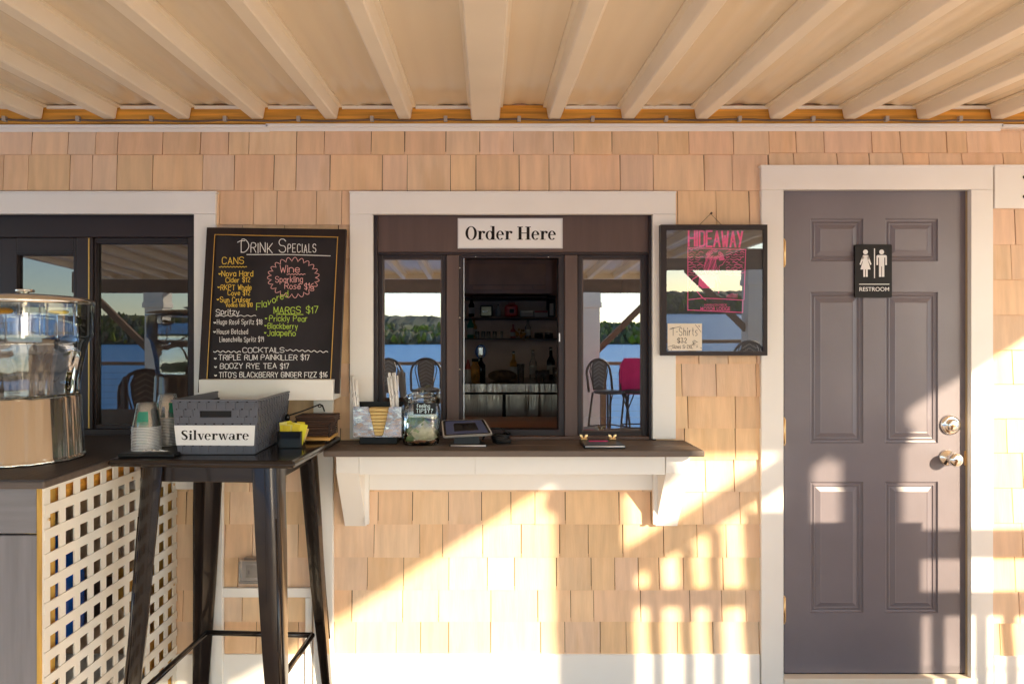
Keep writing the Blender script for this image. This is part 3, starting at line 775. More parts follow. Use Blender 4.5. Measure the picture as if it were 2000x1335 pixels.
# ------------------------------------------------------------------ room behind the window
rm = thing('kitchen_room', 'dim kitchen room seen through the serving window', 'room', (-.5, 2.4, 0))
mb = MB(); mb.box(-4, 2.2, -2.5, -2.4, 0, 2.75); mb.build('back_wall', M['darkroom'], rm)
mb = MB(); mb.box(-4.1, -4, -2.5, -.121, 0, 2.75); mb.build('side_wall', M['darkroom'], rm)
mb = MB(); mb.box(1.05, 1.15, -2.399, -.121, 0, 2.75); mb.build('side_wall', M['darkroom'], rm)
mb = MB(); mb.box(-4.1, 2.2, -2.5, -.121, 2.75, 2.85); mb.build('ceiling', M['darkroom'], rm)
mb = MB(); mb.box(-4.1, 2.2, -2.5, -.121, -.1, 0); mb.build('room_floor', M['darkroom'], rm)
DI = -2.0
def inside(name, label, cat, m, boxes, bev=.004, group=None, dd=DI):
    mb = MB()
    for b in boxes: mb.pbox(*b, bev)
    return tag(mb.build(name, M[m]), label, cat, group)
wc = thing('wall_cabinet', 'brown gloss wall cabinet high in the kitchen behind the opening', 'cabinet', W(992, 570, -2.2))
part('cabinet_body', 'darkroom', wc, (900, 1078, 505, 573, -2.39, -2.02))
part('cabinet_front', 'cabinet', wc, (916, 1066, 515, 556, -2.018, -2.0)); part('cabinet_rail', 'cabinet', wc, (924, 982, 557, 565.5, -2.018, -1.995)); part('cabinet_rail', 'cabinet', wc, (983, 1040, 557, 565.5, -2.018, -1.995)); part('cabinet_rail', 'cabinet', wc, (1041, 1066, 557, 565.5, -2.018, -1.995))
inside('wall_shelf', 'upper dark wall shelf holding the red box and cartons', 'shelf', 'brown', [(880, 1110, 619, 622, -2.39, -2.0)])
inside('wall_shelf', 'lower dark wall shelf holding the row of small glasses', 'shelf', 'brown', [(880, 1110, 660, 663, -2.39, -2.0)])
inside('wall_shelf', 'thin topmost wall shelf right under the brown cabinet', 'shelf', 'brown', [(905, 1085, 580.5, 582.5, -2.39, -2.05)])
fb = thing('red_box', 'red plastic box with a dark round window on the upper kitchen shelf', 'box', W(999, 618, -2.1))
part('box_body', 'red', fb, (986, 1012, 594, 618.5, -2.2, -2.08), bev=.02); part('round_window', 'ink', fb, (995, 1004, 603, 611, -2.079, -2.07)); part('handle', 'redprint', fb, (992, 1006, 591, 593.8, -2.15, -2.10))
for a, b, lb in ((1017, 1041, 'plain white carton beside the red box on the upper shelf'), (1043, 1070, 'white carton with a red top band on the upper shelf')):
    t = thing('carton', lb, 'carton', W((a+b)/2, 618, -2.1))
    part('carton_body', 'carton', t, (a, b, 605.5, 618.5, -2.2, -2.09)); part('carton_band', 'redprint' if a > 1020 else 'paper', t, (a+1, b-1, 606.5, 610, -2.089, -2.085), bev=0)
t = thing('tall_carton', 'tall dark carton with a pale panel at the right end of the upper shelf', 'carton', W(1077, 618, -2.1))
part('carton_body', 'ink', t, (1071, 1085, 577, 618.5, -2.25, -2.1)); part('carton_panel', 'carton', t, (1073.5, 1081, 592, 616, -2.099, -2.095), bev=0)
t = thing('label_printer', 'small black printer on the left of the upper kitchen shelf', 'printer', W(950, 618, -2.1))
part('printer_body', 'blackgloss', t, (938, 962, 596, 618.5, -2.3, -2.1), bev=.01); part('paper_slot', 'alu', t, (942, 953, 607, 609, -2.098, -2.09))
for i, px in enumerate((932, 944, 954, 966, 980)):
    mb = MB(); r = .015 if i < 4 else .009; c = W(px, 660.2, -2.12)
    mb.lathe([(r*.8, .001), (r, .012), (r, .05), (r*.93, .05), (r*.9, .012), (.0005, .006)], c, 14)
    tag(mb.build('shot_glass', M['cup']), 'small clear glass in the row on the lower kitchen shelf', 'glass', 'small glasses on the lower kitchen shelf')
mb = MB(); c = W(1016, 653, -2.12)
random.seed(4)
for k in range(26): mb.ball(c+Vector((random.gauss(0, .022), random.gauss(0, .015), random.gauss(.012, .018)-.01)), .009, 6)
tag(mb.build('dried_fruit_garnish', M['amber']), 'heap of amber garnish on the lower kitchen shelf', 'garnish', kind=None)
for px, lb in ((1052, 'dark tin with a pale top at the right of the lower kitchen shelf'), (1072, 'second dark tin at the right end of the lower kitchen shelf')):
    t = thing('tin', lb, 'tin', W(px, 660, -2.12))
    mb = MB(); mb.lathe([(.001, 0), (.03, 0), (.03, .035), (.001, .035)], W(px, 660.2, -2.12), 16); mb.build('tin_body', M['ink'], t)
    mb = MB(); mb.lathe([(.031, .0355), (.031, .042), (.001, .042)], W(px, 660.2, -2.12), 16); mb.build('tin_lid', M['steel'], t)
t = thing('soap_dispenser', 'bright blue wall soap dispenser in the kitchen', 'dispenser', W(939, 690, -2.38))
mb = MB(); mb.loft([[W(939+a*11*s, 686+b*14*s, d) for a, b in [(math.cos(k*math.pi/8), math.sin(k*math.pi/8)) for k in range(16)]] for d, s in ((-2.39, 1.0), (-2.31, 1.0), (-2.29, .8))]); mb.build('dispenser_body', M['blue'], t)
part('push_bar', 'steel', t, (934, 944, 677, 697, -2.29, -2.27), bev=.006); part('nozzle', 'chrome', t, (932.5, 943, 699, 705, -2.34, -2.28), bev=.006)
# stainless cooler with the things on top
DF = -1.55
cl = thing('stainless_cooler', 'stainless steel two door cooler in the kitchen behind the opening', 'cooler', W(995, 1000, DF-.3))
part('top_rail', 'steelv', cl, (880, 1120, 749, 766, DF-.7, DF))
mb = MB(); mb.pbox(880, 1120, 766.5, 769, DF-.7, DF-.02); mb.build('gasket', M['ink'], cl)
for a, b in ((880, 981.5), (987.5, 1120)):
    dr_ = part('cooler_door', 'steelv', cl, (a, b, 769.5, 1000, DF-.06, DF))
mb = MB(); mb.pbox(881, 1119, 770, 1000, DF-.7, DF-.065); mb.build('cabinet_box', M['ink'], cl)
ZT = Z(749, DF)
def ontop(px, d): return Vector((X(px, d), -d, ZT))
t = thing('black_jar', 'dark jar with amber contents on the cooler', 'jar', ontop(928, -1.75))
mb = MB(); mb.lathe([(.001, 0), (.03, 0), (.032, .10), (.02, .12), (.02, .135), (.001, .135)], ontop(928, -1.75), 18); mb.build('jar_body', M['amber'], t)
mb = MB(); mb.lathe([(.023, .1355), (.023, .155), (.001, .155)], ontop(928, -1.75), 18); mb.build('jar_lid', M['ink'], t)
t = thing('shaker_bottle', 'dark glossy bottle beside the jar on the cooler', 'bottle', ontop(939, -1.8))
mb = MB(); mb.lathe([(.001, 0), (.032, 0), (.032, .11), (.012, .14), (.012, .165), (.001, .165)], ontop(939, -1.8), 18); mb.build('bottle_body', M['blackgloss'], t)
mb = MB(); mb.lathe([(.014, .1655), (.014, .18), (.001, .18)], ontop(939, -1.8), 12); mb.build('bottle_cap', M['steel'], t)
t = thing('squeeze_bottle', 'pale squeeze bottle with a pointed tip on the cooler', 'bottle', ontop(914, -1.75))
mb = MB(); mb.lathe([(.001, 0), (.026, 0), (.026, .08), (.001, .085)], ontop(914, -1.75), 16); mb.build('bottle_body', M['carton'], t)
mb = MB(); mb.lathe([(.022, .0855), (.004, .15), (.001, .15)], ontop(914, -1.75), 12); mb.build('bottle_tip', M['redprint'], t)
mb = MB(); mb.ball(ontop(981, -1.85)+Vector((0, 0, .036)), .1, 20, (1, .6, .4))
tag(mb.build('bread_basket', mat('brown_wicker', (.10, .055, .03), .8, var=.5, vs=30, bump=.8, bs=50)), 'low brown wicker basket on the cooler', 'basket')
for px, h, lb in ((1017, .12, 'tall clear glass standing alone on the cooler'), (1053, .075, 'short clear tumbler on the cooler nearest the tall glass'), (1066, .08, 'short clear tumbler between two others on the cooler'), (1086, .10, 'clear tumbler at the right end of the cooler')):
    mb = MB(); r = .026; mb.lathe([(.0005, .004), (r*.75, .004), (r*.78, 0), (r, h), (r*.94, h), (r*.72, .01), (.0005, .01)], ontop(px, -1.75), 18)
    tag(mb.build('tumbler', M['cup']), lb, 'glass')
BT = [('tall_bottle', 'tall green bottle at the left end of the lower kitchen shelf', 'green', 919, 660.2, -2.2, .024, .17), ('amber_bottle', 'amber bottle beside the green one on the lower kitchen shelf', 'amber', 926, 660.2, -2.25, .022, .15),
      ('clear_bottle', 'clear bottle right of the amber garnish on the lower shelf', 'cup', 1031, 660.2, -2.2, .022, .14), ('red_bottle', 'red capped squat bottle near the middle of the lower shelf', 'redprint', 1002, 660.2, -2.25, .02, .10),
      ('tall_bottle', 'tall dark bottle at the right of the cooler top', 'blackgloss', 1076, 749, -2.1, .03, .22), ('amber_bottle', 'amber syrup bottle behind the wicker basket on the cooler', 'amber', 1003, 749, -2.15, .027, .19), ('clear_bottle', 'clear syrup bottle behind the tumblers on the cooler', 'cup', 1041, 749, -2.15, .027, .2),
      ('tall_bottle', 'slim dark bottle left on the upper kitchen shelf', 'blackgloss', 921, 618.5, -2.2, .022, .15), ('white_bottle', 'small white bottle between the printer and red box', 'carton', 973, 618.5, -2.2, .02, .09)]
for nm, lb, mt, px, py, d, r, h in BT:
    c_ = ontop(px, d) if py == 749 else W(px, py, d)
    t = thing(nm, lb, 'bottle', c_)
    mb = MB(); mb.lathe([(.001, 0), (r, .001), (r, h*.58), (r*.4, h*.74), (r*.36, h*.95), (.001, h*.95)], c_, 18); mb.build('bottle_body', M[mt], t)
    mb = MB(); mb.lathe([(r*.42, h*.952), (r*.42, h*1.04), (.001, h*1.04)], c_, 12); mb.build('bottle_cap', M['redprint' if 'red' in nm else 'steel'], t)
    mb = MB(); mb.lathe([(r*1.01, h*.15), (r*1.01, h*.45)], c_, 18); mb.build('bottle_label', M['carton'], t)
kc = thing('kitchen_counter', 'orange brown wooden counter just inside the serving window', 'counter', (0.1, .35, 0))
mb = MB(); mb.box(-.6, 1.04, -.62, -.125, 1.03, 1.062, .004); mb.build('counter_top', M['counter'], kc)
mb = MB(); mb.box(-.6, 1.04, -.60, -.14, .02, 1.029); mb.build('counter_base', M['darkroom'], kc)

# ================================================================== SERVING SHELF
ZS = 1.036
sh = thing('serving_shelf', 'white bracketed wall shelf with a brown plank top under the serving window', 'shelf', (.11, -.14, .69))
for d0, d1 in ((.003, .139), (.143, .276)):
    mb = MB(); x0, x1 = -.612, .828
    mb.box(x0, x1, d0, d1, ZS-.024, ZS, .005); mb.build('plank', M['shelf'], sh)
mb = MB(); mb.box(-.492, -.0405, .168, .188, .928, ZS-.0245, .0015); mb.build('fascia', M['trim'], sh)
mb = MB(); mb.box(-.0395, .702, .168, .188, .928, ZS-.0245, .0015); mb.build('fascia', M['trim'], sh)
mb = MB(); mb.box(-.4915, .7015, .003, .038, .835, ZS-.0245, .0015); mb.build('apron', M['trim'], sh)
mb = MB(); mb.box(-.4915, .7015, .0385, .168, 1.0, ZS-.0245); mb.build('soffit', M['trim'], sh)
for xa, xb in ((-.580, -.493), (.703, .793)):
    mb = MB()
    pr = [(.003, .685), (.030, .685), (.040, .70), (.192, .935), (.196, ZS-.0247), (.003, ZS-.0247)]
    mb.prism([(xa, -d, z) for d, z in pr], (xb-xa, 0, 0)); b_ = mb.build('bracket', M['trim'], sh)
    mb = MB(); s = 1 if xa < 0 else -1
    xi = xb if xa < 0 else xa
    mb.box(xi, xi+s*.016, .038, .062, .70, 1.0); mb.build('bracket_cleat', M['trim'], b_)

# things on the shelf
def on_shelf(px, d): return Vector((X(px, d), -d, ZS))
# straw caddy
sc = thing('straw_caddy', 'steel counter caddy with a tapered cut front between two straw wells', 'caddy', on_shelf(737, .11))
d0, d1 = .05, .145
x0, x1 = X(690, d1), X(784, d1); zb, zt_ = Z(853, d1), Z(794, d1)
mb = MB(); mb.box(x0+.02, x1-.02, .04, .125, ZS+.0005, zb-.0005, .003); mb.build('base', M['black'], sc)
def xf(px): return X(px, d1)
for a, b, cb in ((690, 720, 735), (784, 760, 745)):
    mb = MB(); mb.prism([(xf(a), -d1, zb), (xf(cb), -d1, zb), (xf((cb*3+b)/4), -d1, zb+.012), (xf(b), -d1, zt_), (xf(a), -d1, zt_)], (0, .002, 0)); mb.build('front_plate', M['steelplate'], sc)
mb = MB(); mb.box(x0, x0+.002, d0, d1-.002, zb, zt_); mb.build('side_plate', M['steel'], sc)
mb = MB(); mb.box(x1-.002, x1, d0, d1-.002, zb, zt_); mb.build('side_plate', M['steel'], sc)
mb = MB(); mb.box(x0+.002, x1-.002, d0-.002, d0, zb, zt_+.012); mb.build('back_plate', M['black'], sc)
mb = MB(); mb.box(x0+.002, x1-.002, d0, d1-.002, zb, zb+.002); mb.build('floor_plate', M['steel'], sc)
for px in (707, 767):
    mb = MB(); mb.box(xf(px)-.001, xf(px)+.001, d0, d1-.004, zb+.002, zt_-.004); mb.build('divider', M['steel'], sc)
random.seed(2)
for k in range(8):
    mb = MB(); z = zb+.004+k*.0136
    wv = .030+.0105*k*.42
    mb.box(xf(740)-wv*.75, xf(740)+wv*.75, .062+random.uniform(0, .004), .138-random.uniform(0, .003), z, z+.0122, .004)
    tag(mb.build('folded_napkin', M['kraft']), 'pale yellow folded napkin in the steel straw caddy', 'napkin', 'pale yellow napkins stacked in the steel caddy')
for side, pc, ttop in ((0, 697, 735), (1, 774, 730)):
    for k in range(13):
        bx = xf(pc)+random.uniform(-.010, .010); bd = random.uniform(.065, .130)
        lean = -.028 if side == 0 else -.016
        a = Vector((bx, -bd, zb+.003)); b = Vector((bx+lean+random.uniform(-.013, .013), -bd+random.uniform(-.01, .01), Z(ttop+random.uniform(-3, 8), .10)))
        mb = MB(); mb.tube([a, b], .0036, 7)
        o = mb.build('paper_straw', M['straw'])
        tag(o, 'white paper wrapped straw in the left well of the steel caddy' if side == 0 else 'white paper wrapped straw in the right well of the steel caddy', 'straw', 'straws in the left caddy well' if side == 0 else 'straws in the right caddy well')
        mb = MB(); t_ = random.uniform(.62, .78)
        n = (b-a).normalized(); off = Vector((0, -.0033, 0))
        p, q = a.lerp(b, t_)+off, a.lerp(b, t_+.06)+off
        mb.bar(p, q, .0016, .0006, (0, 1, 0)); mb.build('printed_stripe', M['strawstripe'], o)
# tip jar
tj = thing('tip_jar', 'square glass tip jar with a small black label, notes and coins inside', 'jar', on_shelf(824, .115))
jc = on_shelf(824, .100); hw, jh = .073, .158
def sq(h, k, n=32, p=5.0):
    o = []
    for i in range(n):
        a = 2*math.pi*i/n; c, s = math.cos(a), math.sin(a)
        r = h/((abs(c)**p+abs(s)**p)**(1/p)); o.append((r*c, r*s, k))
    return o
def jl(mb, secs, flip=False):
    rings = [[mb.bm.verts.new(jc+Vector(p)) for p in s] for s in secs]
    n = len(rings[0])
    for A, B in zip(rings, rings[1:]):
        for i in range(n):
            f = mb.bm.faces.new((A[i], A[(i+1) % n], B[(i+1) % n], B[i])); f.smooth = True
    return rings
mb = MB(); r_ = jl(mb, [sq(.005, .001), sq(hw*.86, .001), sq(hw*.96, .006), sq(hw, .02), sq(hw, jh-.03), sq(hw*.95, jh-.012), sq(hw*.80, jh), sq(hw*.72, jh+.004, p=2.6), sq(hw*.72, jh+.016, p=2), sq(hw*.76, jh+.020, p=2), sq(hw*.76, jh+.025, p=2)])
mb.build('jar_body', M['thin'], tj)
mb = MB(); jl(mb, [sq(.01, .007), sq(hw*.86, .007), sq(hw*.92, .014), sq(hw*.94, jh-.03), sq(hw*.9, jh-.012)]); mb.build('inner_wall', M['thin'], tj)
mb = MB(); jl(mb, [sq(hw*.70, jh+.028, p=2), sq(hw*.78, jh+.030, p=2), sq(hw*.78, jh+.038, p=2), sq(hw*.6, jh+.045, p=2), sq(hw*.22, jh+.047, p=2), sq(hw*.2, jh+.056, p=2), sq(.001, jh+.058, p=2)]); mb.build('glass_lid', M['thin'], tj)
mb = MB(); mb.tube([jc+Vector((hw*.74*math.cos(a), hw*.74*math.sin(a), jh+.010)) for a in (k*math.pi/14 for k in range(28))], .0016, 6, True)
mb.tube([jc+Vector((-hw*.74, -.006, jh+.010)), jc+Vector((-hw*.98, -.012, jh+.026)), jc+Vector((-hw*.80, -.012, jh+.038)), jc+Vector((-hw*.62, -.008, jh+.036))], .0018, 6); mb.build('wire_clasp', M['chrome'], tj)
dl = .100+hw+.002
jlb = part('label', 'black', tj, (807.5, 851.5, 786, 808.5, dl-.0015, dl), bev=0)
mb = MB(); write(mb, strokes('feeling', 814, 795.5, 7.0, wf=.85, sp=1.5)[0], .95, pt(dl+.0004)); write(mb, strokes('TIP$Y?', 813, 805.5, 7.5, wf=.9, sp=1.9)[0], .95, pt(dl+.0004)); mb.build('lettering', M['chalk_cyan'], jlb)
random.seed(9)
def note(c, a, tl, m, lb, w_=.115, h_=.045):
    mb = MB(); n = 10; rows = []
    for j in range(4):
        row = []
        for i in range(n+1):
            u = (i/n-.5)*w_; v = (j/3-.5)*h_
            z = .006*math.sin(i*1.1+j*.5+a*3)+.004*math.sin(j*2+i*.4)
            p = Matrix.Rotation(a, 3, 'Y') @ (Matrix.Rotation(tl, 3, 'X') @ Vector((u, v, z)))
            p.x = max(-.062, min(.062, p.x)); p.y = max(-.058, min(.058, p.y)); p.z = max(-.02, p.z)
            row.append(mb.bm.verts.new(jc+Vector(c)+p))
        rows.append(row)
    for A, B in zip(rows, rows[1:]):
        for i in range(n):
            f = mb.bm.faces.new((A[i], A[i+1], B[i+1], B[i])); f.smooth = True
    o = mb.build('banknote', M[m])
    md = o.modifiers.new('thick', 'SOLIDIFY'); md.thickness = .0004
    tag(o, lb, 'banknote')
note((-.002, -.01, .083), .28, .75, 'note', 'green banknote lying on top of the money in the tip jar')
note((-.014, -.03, .060), -.55, 1.2, 'note', 'folded green banknote standing aslant in the tip jar', .09, .05)
note((.012, -.045, .042), .9, 1.35, 'notepale', 'pale crumpled banknote against the front of the tip jar', .085, .075)
note((.03, -.02, .040), -.9, 1.0, 'notepale', 'pale banknote folded at the right side of the tip jar', .07, .06)
note((-.01, .02, .045), .5, .9, 'notepale', 'pale banknote at the back of the tip jar', .1, .06)
note((-.035, -.045, .035), -1.0, 1.4, 'note', 'small green banknote fold low in the left of the tip jar', .07, .03)
for k in range(22):
    mb = MB(); c = jc+Vector((random.uniform(-.052, .052), random.uniform(-.058, .03), .012+.0016*random.randint(0, 4)))
    mb.lathe([(.0003, 0), (.0095, 0), (.0095, .0015), (.0003, .0015)], c, 14, axis=(random.uniform(-.15, .15), random.uniform(-.25, .15), 1))
    tag(mb.build('coin', M['coin']), 'copper coin on the bottom of the tip jar', 'coin', 'coins in the tip jar')
# card terminal tablet
tb = thing('tablet_terminal', 'silver edged tablet terminal tilted on its stand beside the tip jar', 'tablet', on_shelf(910, .12))
A = [W(865, 851.5, .185), W(962.5, 846.5, .185), W(946, 818, .115), W(862, 820.5, .115)]
n_ = (A[1]-A[0]).cross(A[3]-A[0]).normalized()
if n_.z < 0: n_ = -n_
def rnd(P, r, k=4):
    out = []
    for i in range(4):
        p, a, b = P[i], P[i-1], P[(i+1) % 4]
        u, v = (a-p).normalized(), (b-p).normalized()
        for j in range(k+1):
            t = j/k; q0, q1 = p+u*r, p+v*r
            out.append((1-t)**2*q0+2*t*(1-t)*p+t*t*q1)
    return out
mb = MB(); mb.prism(rnd(A, .010), n_*-.010); bd_ = mb.build('tablet_body', M['alu'], tb)
ctr = sum(A, Vector())/4
mb = MB(); mb.prism([ctr+(p-ctr)*.94+n_*.0012 for p in rnd(A, .008)], n_*-.001); mb.build('bezel', M['blackgloss'], bd_)
S_ = [ctr+(p-ctr)*k+n_*.0018 for p, k in zip(A, (.84, .84, .84, .84))]
mb = MB(); mb.face(S_); mb.build('screen', M['screen'], bd_)
mb = MB(); c0 = sum(S_, Vector())/4+n_*.0004; u_ = (A[1]-A[0]).normalized()*.0085; v_ = (A[3]-A[0]).normalized()*.0085
mb.face([c0-u_-v_, c0+u_-v_, c0+u_+v_, c0-u_+v_]); mb.build('screen_icon', M['ink'], bd_)
q = [on_shelf(877, .185), on_shelf(952, .185), on_shelf(940, .085), on_shelf(880, .085)]
mb = MB(); mb.prism([p+Vector((0, 0, .0085)) for p in rnd(q, .012)], (0, 0, -.008)); mb.build('stand_base', M['black'], tb)
mb = MB(); mb.tube([q[0]+Vector((.006, -.001, .0045)), q[1]+Vector((-.006, -.001, .0045))], .0038, 8); mb.build('base_edge', M['alu'], tb)
mb = MB(); mb.loft([[on_shelf(a, d)+Vector((0, 0, .009)) for a, d in ((886, .165), (938, .165), (934, .10), (888, .10))], [ctr-n_*.0105+(A[i]-ctr)*.45 for i in range(4)]]); mb.build('stand_neck', M['black'], tb)
# coiled black lead
ck = thing('coiled_lead', 'black coiled lead in a ring behind the tablet terminal', 'cable', on_shelf(979, .115))
mb = MB(); pts = []
cc = on_shelf(979, .115)
for k in range(150):
    a = k*2*math.pi/24; r = .034+.004*math.sin(k*.31); pts.append(cc+Vector((r*math.cos(a), r*math.sin(a), .006+.0055*(k/24)+.0015*math.sin(k*.7))))
mb.tube(pts, .0042, 7); mb.build('coil', M['blackgloss'], ck)
mb = MB(); mb.tube([cc+Vector((.03, .01, .040)), cc+Vector((.0, .03, .060)), cc+Vector((-.035, .035, .058)), cc+Vector((-.06, .03, .045)), cc+Vector((-.075, .01, .015))], .0036, 7); mb.build('lead_end', M['blackgloss'], ck)
# flat menu with two butterfly clips
mn = thing('menu_clipboard', 'flat black menu board with a pink print held by two gold clips', 'menu', on_shelf(1175, .16))
q = [on_shelf(1141, .235), on_shelf(1222, .235), on_shelf(1207, .085), on_shelf(1132, .085)]
q = [Vector((p.x, p.y, ZS)) for p in q]
mb = MB(); mb.prism([p+Vector((0, 0, .011)) for p in rnd(q, .004)], (0, 0, -.0105)); mb.build('backing_board', M['black'], mn)
cq = sum(q, Vector())/4
mb = MB(); mb.prism([cq+(p-cq)*.94+Vector((0, 0, .0128)) for p in rnd(q, .004)], (0, 0, -.0015)); sl = mb.build('clear_sleeve', mat('dark_sleeve', (.02, .016, .02), .35, spec=.25), mn)
mb = MB(); mb.face([cq+Vector((a, b, .0134)) for a, b in ((-.045, .02), (.03, .02), (.03, .05), (-.045, .05))]); mb.build('pink_print', M['pink'], sl)
mb = MB(); e0, e1 = q[0]+Vector((.004, -.001, .009)), q[1]+Vector((-.004, -.001, .009)); mb.tube([e0, e1], .0035, 8); mb.build('front_edge', M['alu'], mn)
for px in (1137, 1193):
    p = on_shelf(px+3, .088)+Vector((0, 0, .013))
    mb = MB(); mb.box(p.x-.014, p.x+.014, -p.y-.012, -p.y+.008, p.z-.0005, p.z+.008, .003)
    for s in (-1, 1):
        mb.loft([[p+Vector((s*a, y, z)) for a, y, z in sec] for sec in ([(.001, -.006, .008), (.006, -.006, .008), (.006, .002, .008), (.001, .002, .008)], [(.004, -.004, .016), (.015, -.004, .014), (.015, .002, .014), (.004, .002, .016)], [(.007, -.003, .021), (.016, -.003, .022), (.016, .001, .022), (.007, .001, .021)])])
    mb.build('gold_clip', M['brass'], mn)
# ================================================================== RESTROOM DOOR
dr = thing('restroom_door', 'dark grey six panel restroom door in a white casing', 'door', (X(1709, 0), 0, .05))
DD = -.010                                        # door face sits just behind the wall face
px0, px1, py0, py1 = 1532, 1886, 371.5, 1313
panels = [(a, b, c, d) for (a, b) in ((1583, 1686), (1729, 1832)) for (c, d) in ((427, 510), (570, 865), (940, 1196))]
mb = MB()
gx = sorted(set([px0, px1]+[v for p in panels for v in p[:2]])); gy = sorted(set([py0, py1]+[v for p in panels for v in p[2:]]))
vv = {}
def gv(x, y, d=DD):
    k = (round(x, 2), round(y, 2), d)
    if k not in vv: vv[k] = mb.bm.verts.new((X(x, DD), -d, Z(y, DD)))
    return vv[k]
pset = set((p[0], p[2]) for p in panels)
for i in range(len(gx)-1):
    for j in range(len(gy)-1):
        a, b, c, d = gx[i], gx[i+1], gy[j], gy[j+1]
        if (a, c) in pset:
            pr = [(0, 0), (1.8, -.0065), (5, -.0085), (8, -.004), (9, -.0075), (11, -.0085), (20, -.0015), (21.5, -.0025)]
            prev = None
            for o_, h in pr:
                ring = [gv(a+o_, c+o_, DD+h), gv(b-o_, c+o_, DD+h), gv(b-o_, d-o_, DD+h), gv(a+o_, d-o_, DD+h)]
                if prev:
                    for k in range(4): mb.bm.faces.new((prev[k], prev[(k+1) % 4], ring[(k+1) % 4], ring[k]))
                prev = ring
            mb.bm.faces.new(prev)
        else: mb.bm.faces.new((gv(a, c), gv(b, c), gv(b, d), gv(a, d)))
bk = [gv(px0, py0, DD-.044), gv(px1, py0, DD-.044), gv(px1, py1, DD-.044), gv(px0, py1, DD-.044)]
mb.bm.faces.new(bk)
bb = [e for e in mb.bm.edges if len(e.link_faces) == 1]
sl_ = mb.build('door_slab', M['door'], dr)
mb = MB(); mb.pbox(px0, px1, py0, py1, DD-.043, DD-.012); mb.build('door_core', M['door'], dr)
cs = part('casing', 'trim', dr, (1487, 1940, 326, 370, 0, .026)); part('drip_cap', 'trim', cs, (1486, 1941, 322, 326, 0, .032), bev=.001)
part('casing', 'trim', dr, (1487, 1530.5, 370.3, 1338, 0, .024)); part('casing', 'trim', dr, (1897, 1940, 370.3, 1338, 0, .024))
mb = MB(); mb.box(X(1526, 0), X(1531.2, 0), -.11, -.001, 0, Z(366, 0)); mb.build('jamb', M['trim'], dr)
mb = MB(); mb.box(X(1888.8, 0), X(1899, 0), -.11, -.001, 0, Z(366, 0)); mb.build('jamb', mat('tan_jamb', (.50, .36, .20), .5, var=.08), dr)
mb = MB(); mb.box(X(1531.2, 0), X(1888.8, 0), -.11, -.001, Z(370.8, 0), Z(366, 0)); mb.build('jamb', M['trim'], dr)
th = MB(); th.box(X(1526, 0), X(1900, 0), -.11, .03, -.05, Z(1318, 0), .004); th.build('threshold', M['paper'], dr)
mb = MB(); mb.pbox(1532, 1886, 1313.5, 1317.5, DD-.03, DD-.004); mb.build('door_sweep', M['black'], dr)
for y in (494, 842, 1190):
    mb = MB(); d = .002
    c = W(1531.3, y, d); hl = .052
    mb.tube([c+Vector((0, 0, -hl)), c+Vector((0, 0, hl))], .0052, 10)
    for k in (-.6, -.2, .2, .6): mb.tube([c+Vector((0, 0, hl*k-.001)), c+Vector((0, 0, hl*k+.001))], .0056, 10)
    mb.ball(c+Vector((0, 0, hl+.003)), .005, 8); mb.ball(c+Vector((0, 0, -hl-.003)), .005, 8)
    hg = mb.build('hinge', M['brass'], dr)
    mb = MB(); mb.pbox(1531.5, 1535, y-24, y+24, DD, DD+.003); mb.build('hinge_leaf', M['brass'], hg)
def knob(px, py, prof, name, scr=True):
    c = W(px, py, DD)
    mb = MB(); mb.lathe(prof, c, 40, axis=(0, -1, 0)); return mb.build(name, M['chrome'], dr)
dbp = knob(1855, 829, [(.001, 0), (.040, 0), (.042, .004), (.038, .011), (.030, .014), (.022, .015), (.021, .024), (.019, .026), (.001, .026)], 'deadbolt')
mb = MB(); c = W(1855, 829, DD)+Vector((0, -.0262, 0)); mb.lathe([(.006, 0), (.006, .0008), (.0003, .0008)], c, 16, axis=(0, -1, 0)); mb.build('keyhole', M['brass'], dbp)
knob(1849, 893, [(.001, 0), (.033, 0), (.034, .004), (.029, .010), (.014, .014), (.0115, .020), (.0125, .030), (.021, .036), (.0275, .045), (.0285, .054), (.026, .063), (.018, .068), (.001, .070)], 'door_knob')
mb = MB(); mb.pbox(1884, 1888, 880, 908, DD-.02, DD+.004); mb.build('latch_plate', M['brass'], dr)
rs = thing('restroom_sign', 'black restroom sign with white woman and man figures on the grey door', 'sign', W(1706, 529, 0))
q = [W(1670, 581, .0), W(1742, 581, .0), W(1742, 477, .0), W(1670, 477, .0)]
mb = MB(); mb.prism(rnd(q, .008), (0, .0095, 0)); pb = mb.build('plate', mat('sign_black', (.012, .010, .010), .45, spec=.2), rs)
f = pt(.0006)
def fig(mb, polys):
    for p in polys: mb.face([f(*v) for v in p])
mb = MB(); s_ = 1
fig(mb, [disc(1690.5, 492, 4.8)])
fig(mb, [[(1686, 498), (1695, 498), (1697, 502), (1700.5, 524), (1695, 512), (1700, 526), (1681, 526), (1686, 512), (1680.5, 524), (1684, 502)]] if False else
    [[(1685.5, 498), (1695.5, 498), (1697, 501), (1696, 511), (1700.5, 526), (1680.5, 526), (1685, 511), (1684, 501)],
     [(1685, 498.5), (1687, 503), (1681.5, 517.5), (1678.8, 516)], [(1696, 498.5), (1694, 503), (1699.5, 517.5), (1702.2, 516)],
     rc(1686.2, 1689.8, 526, 540.5), rc(1691.2, 1694.8, 526, 540.5)])
mb.build('woman_figure', M['white'], pb)
mb = MB()
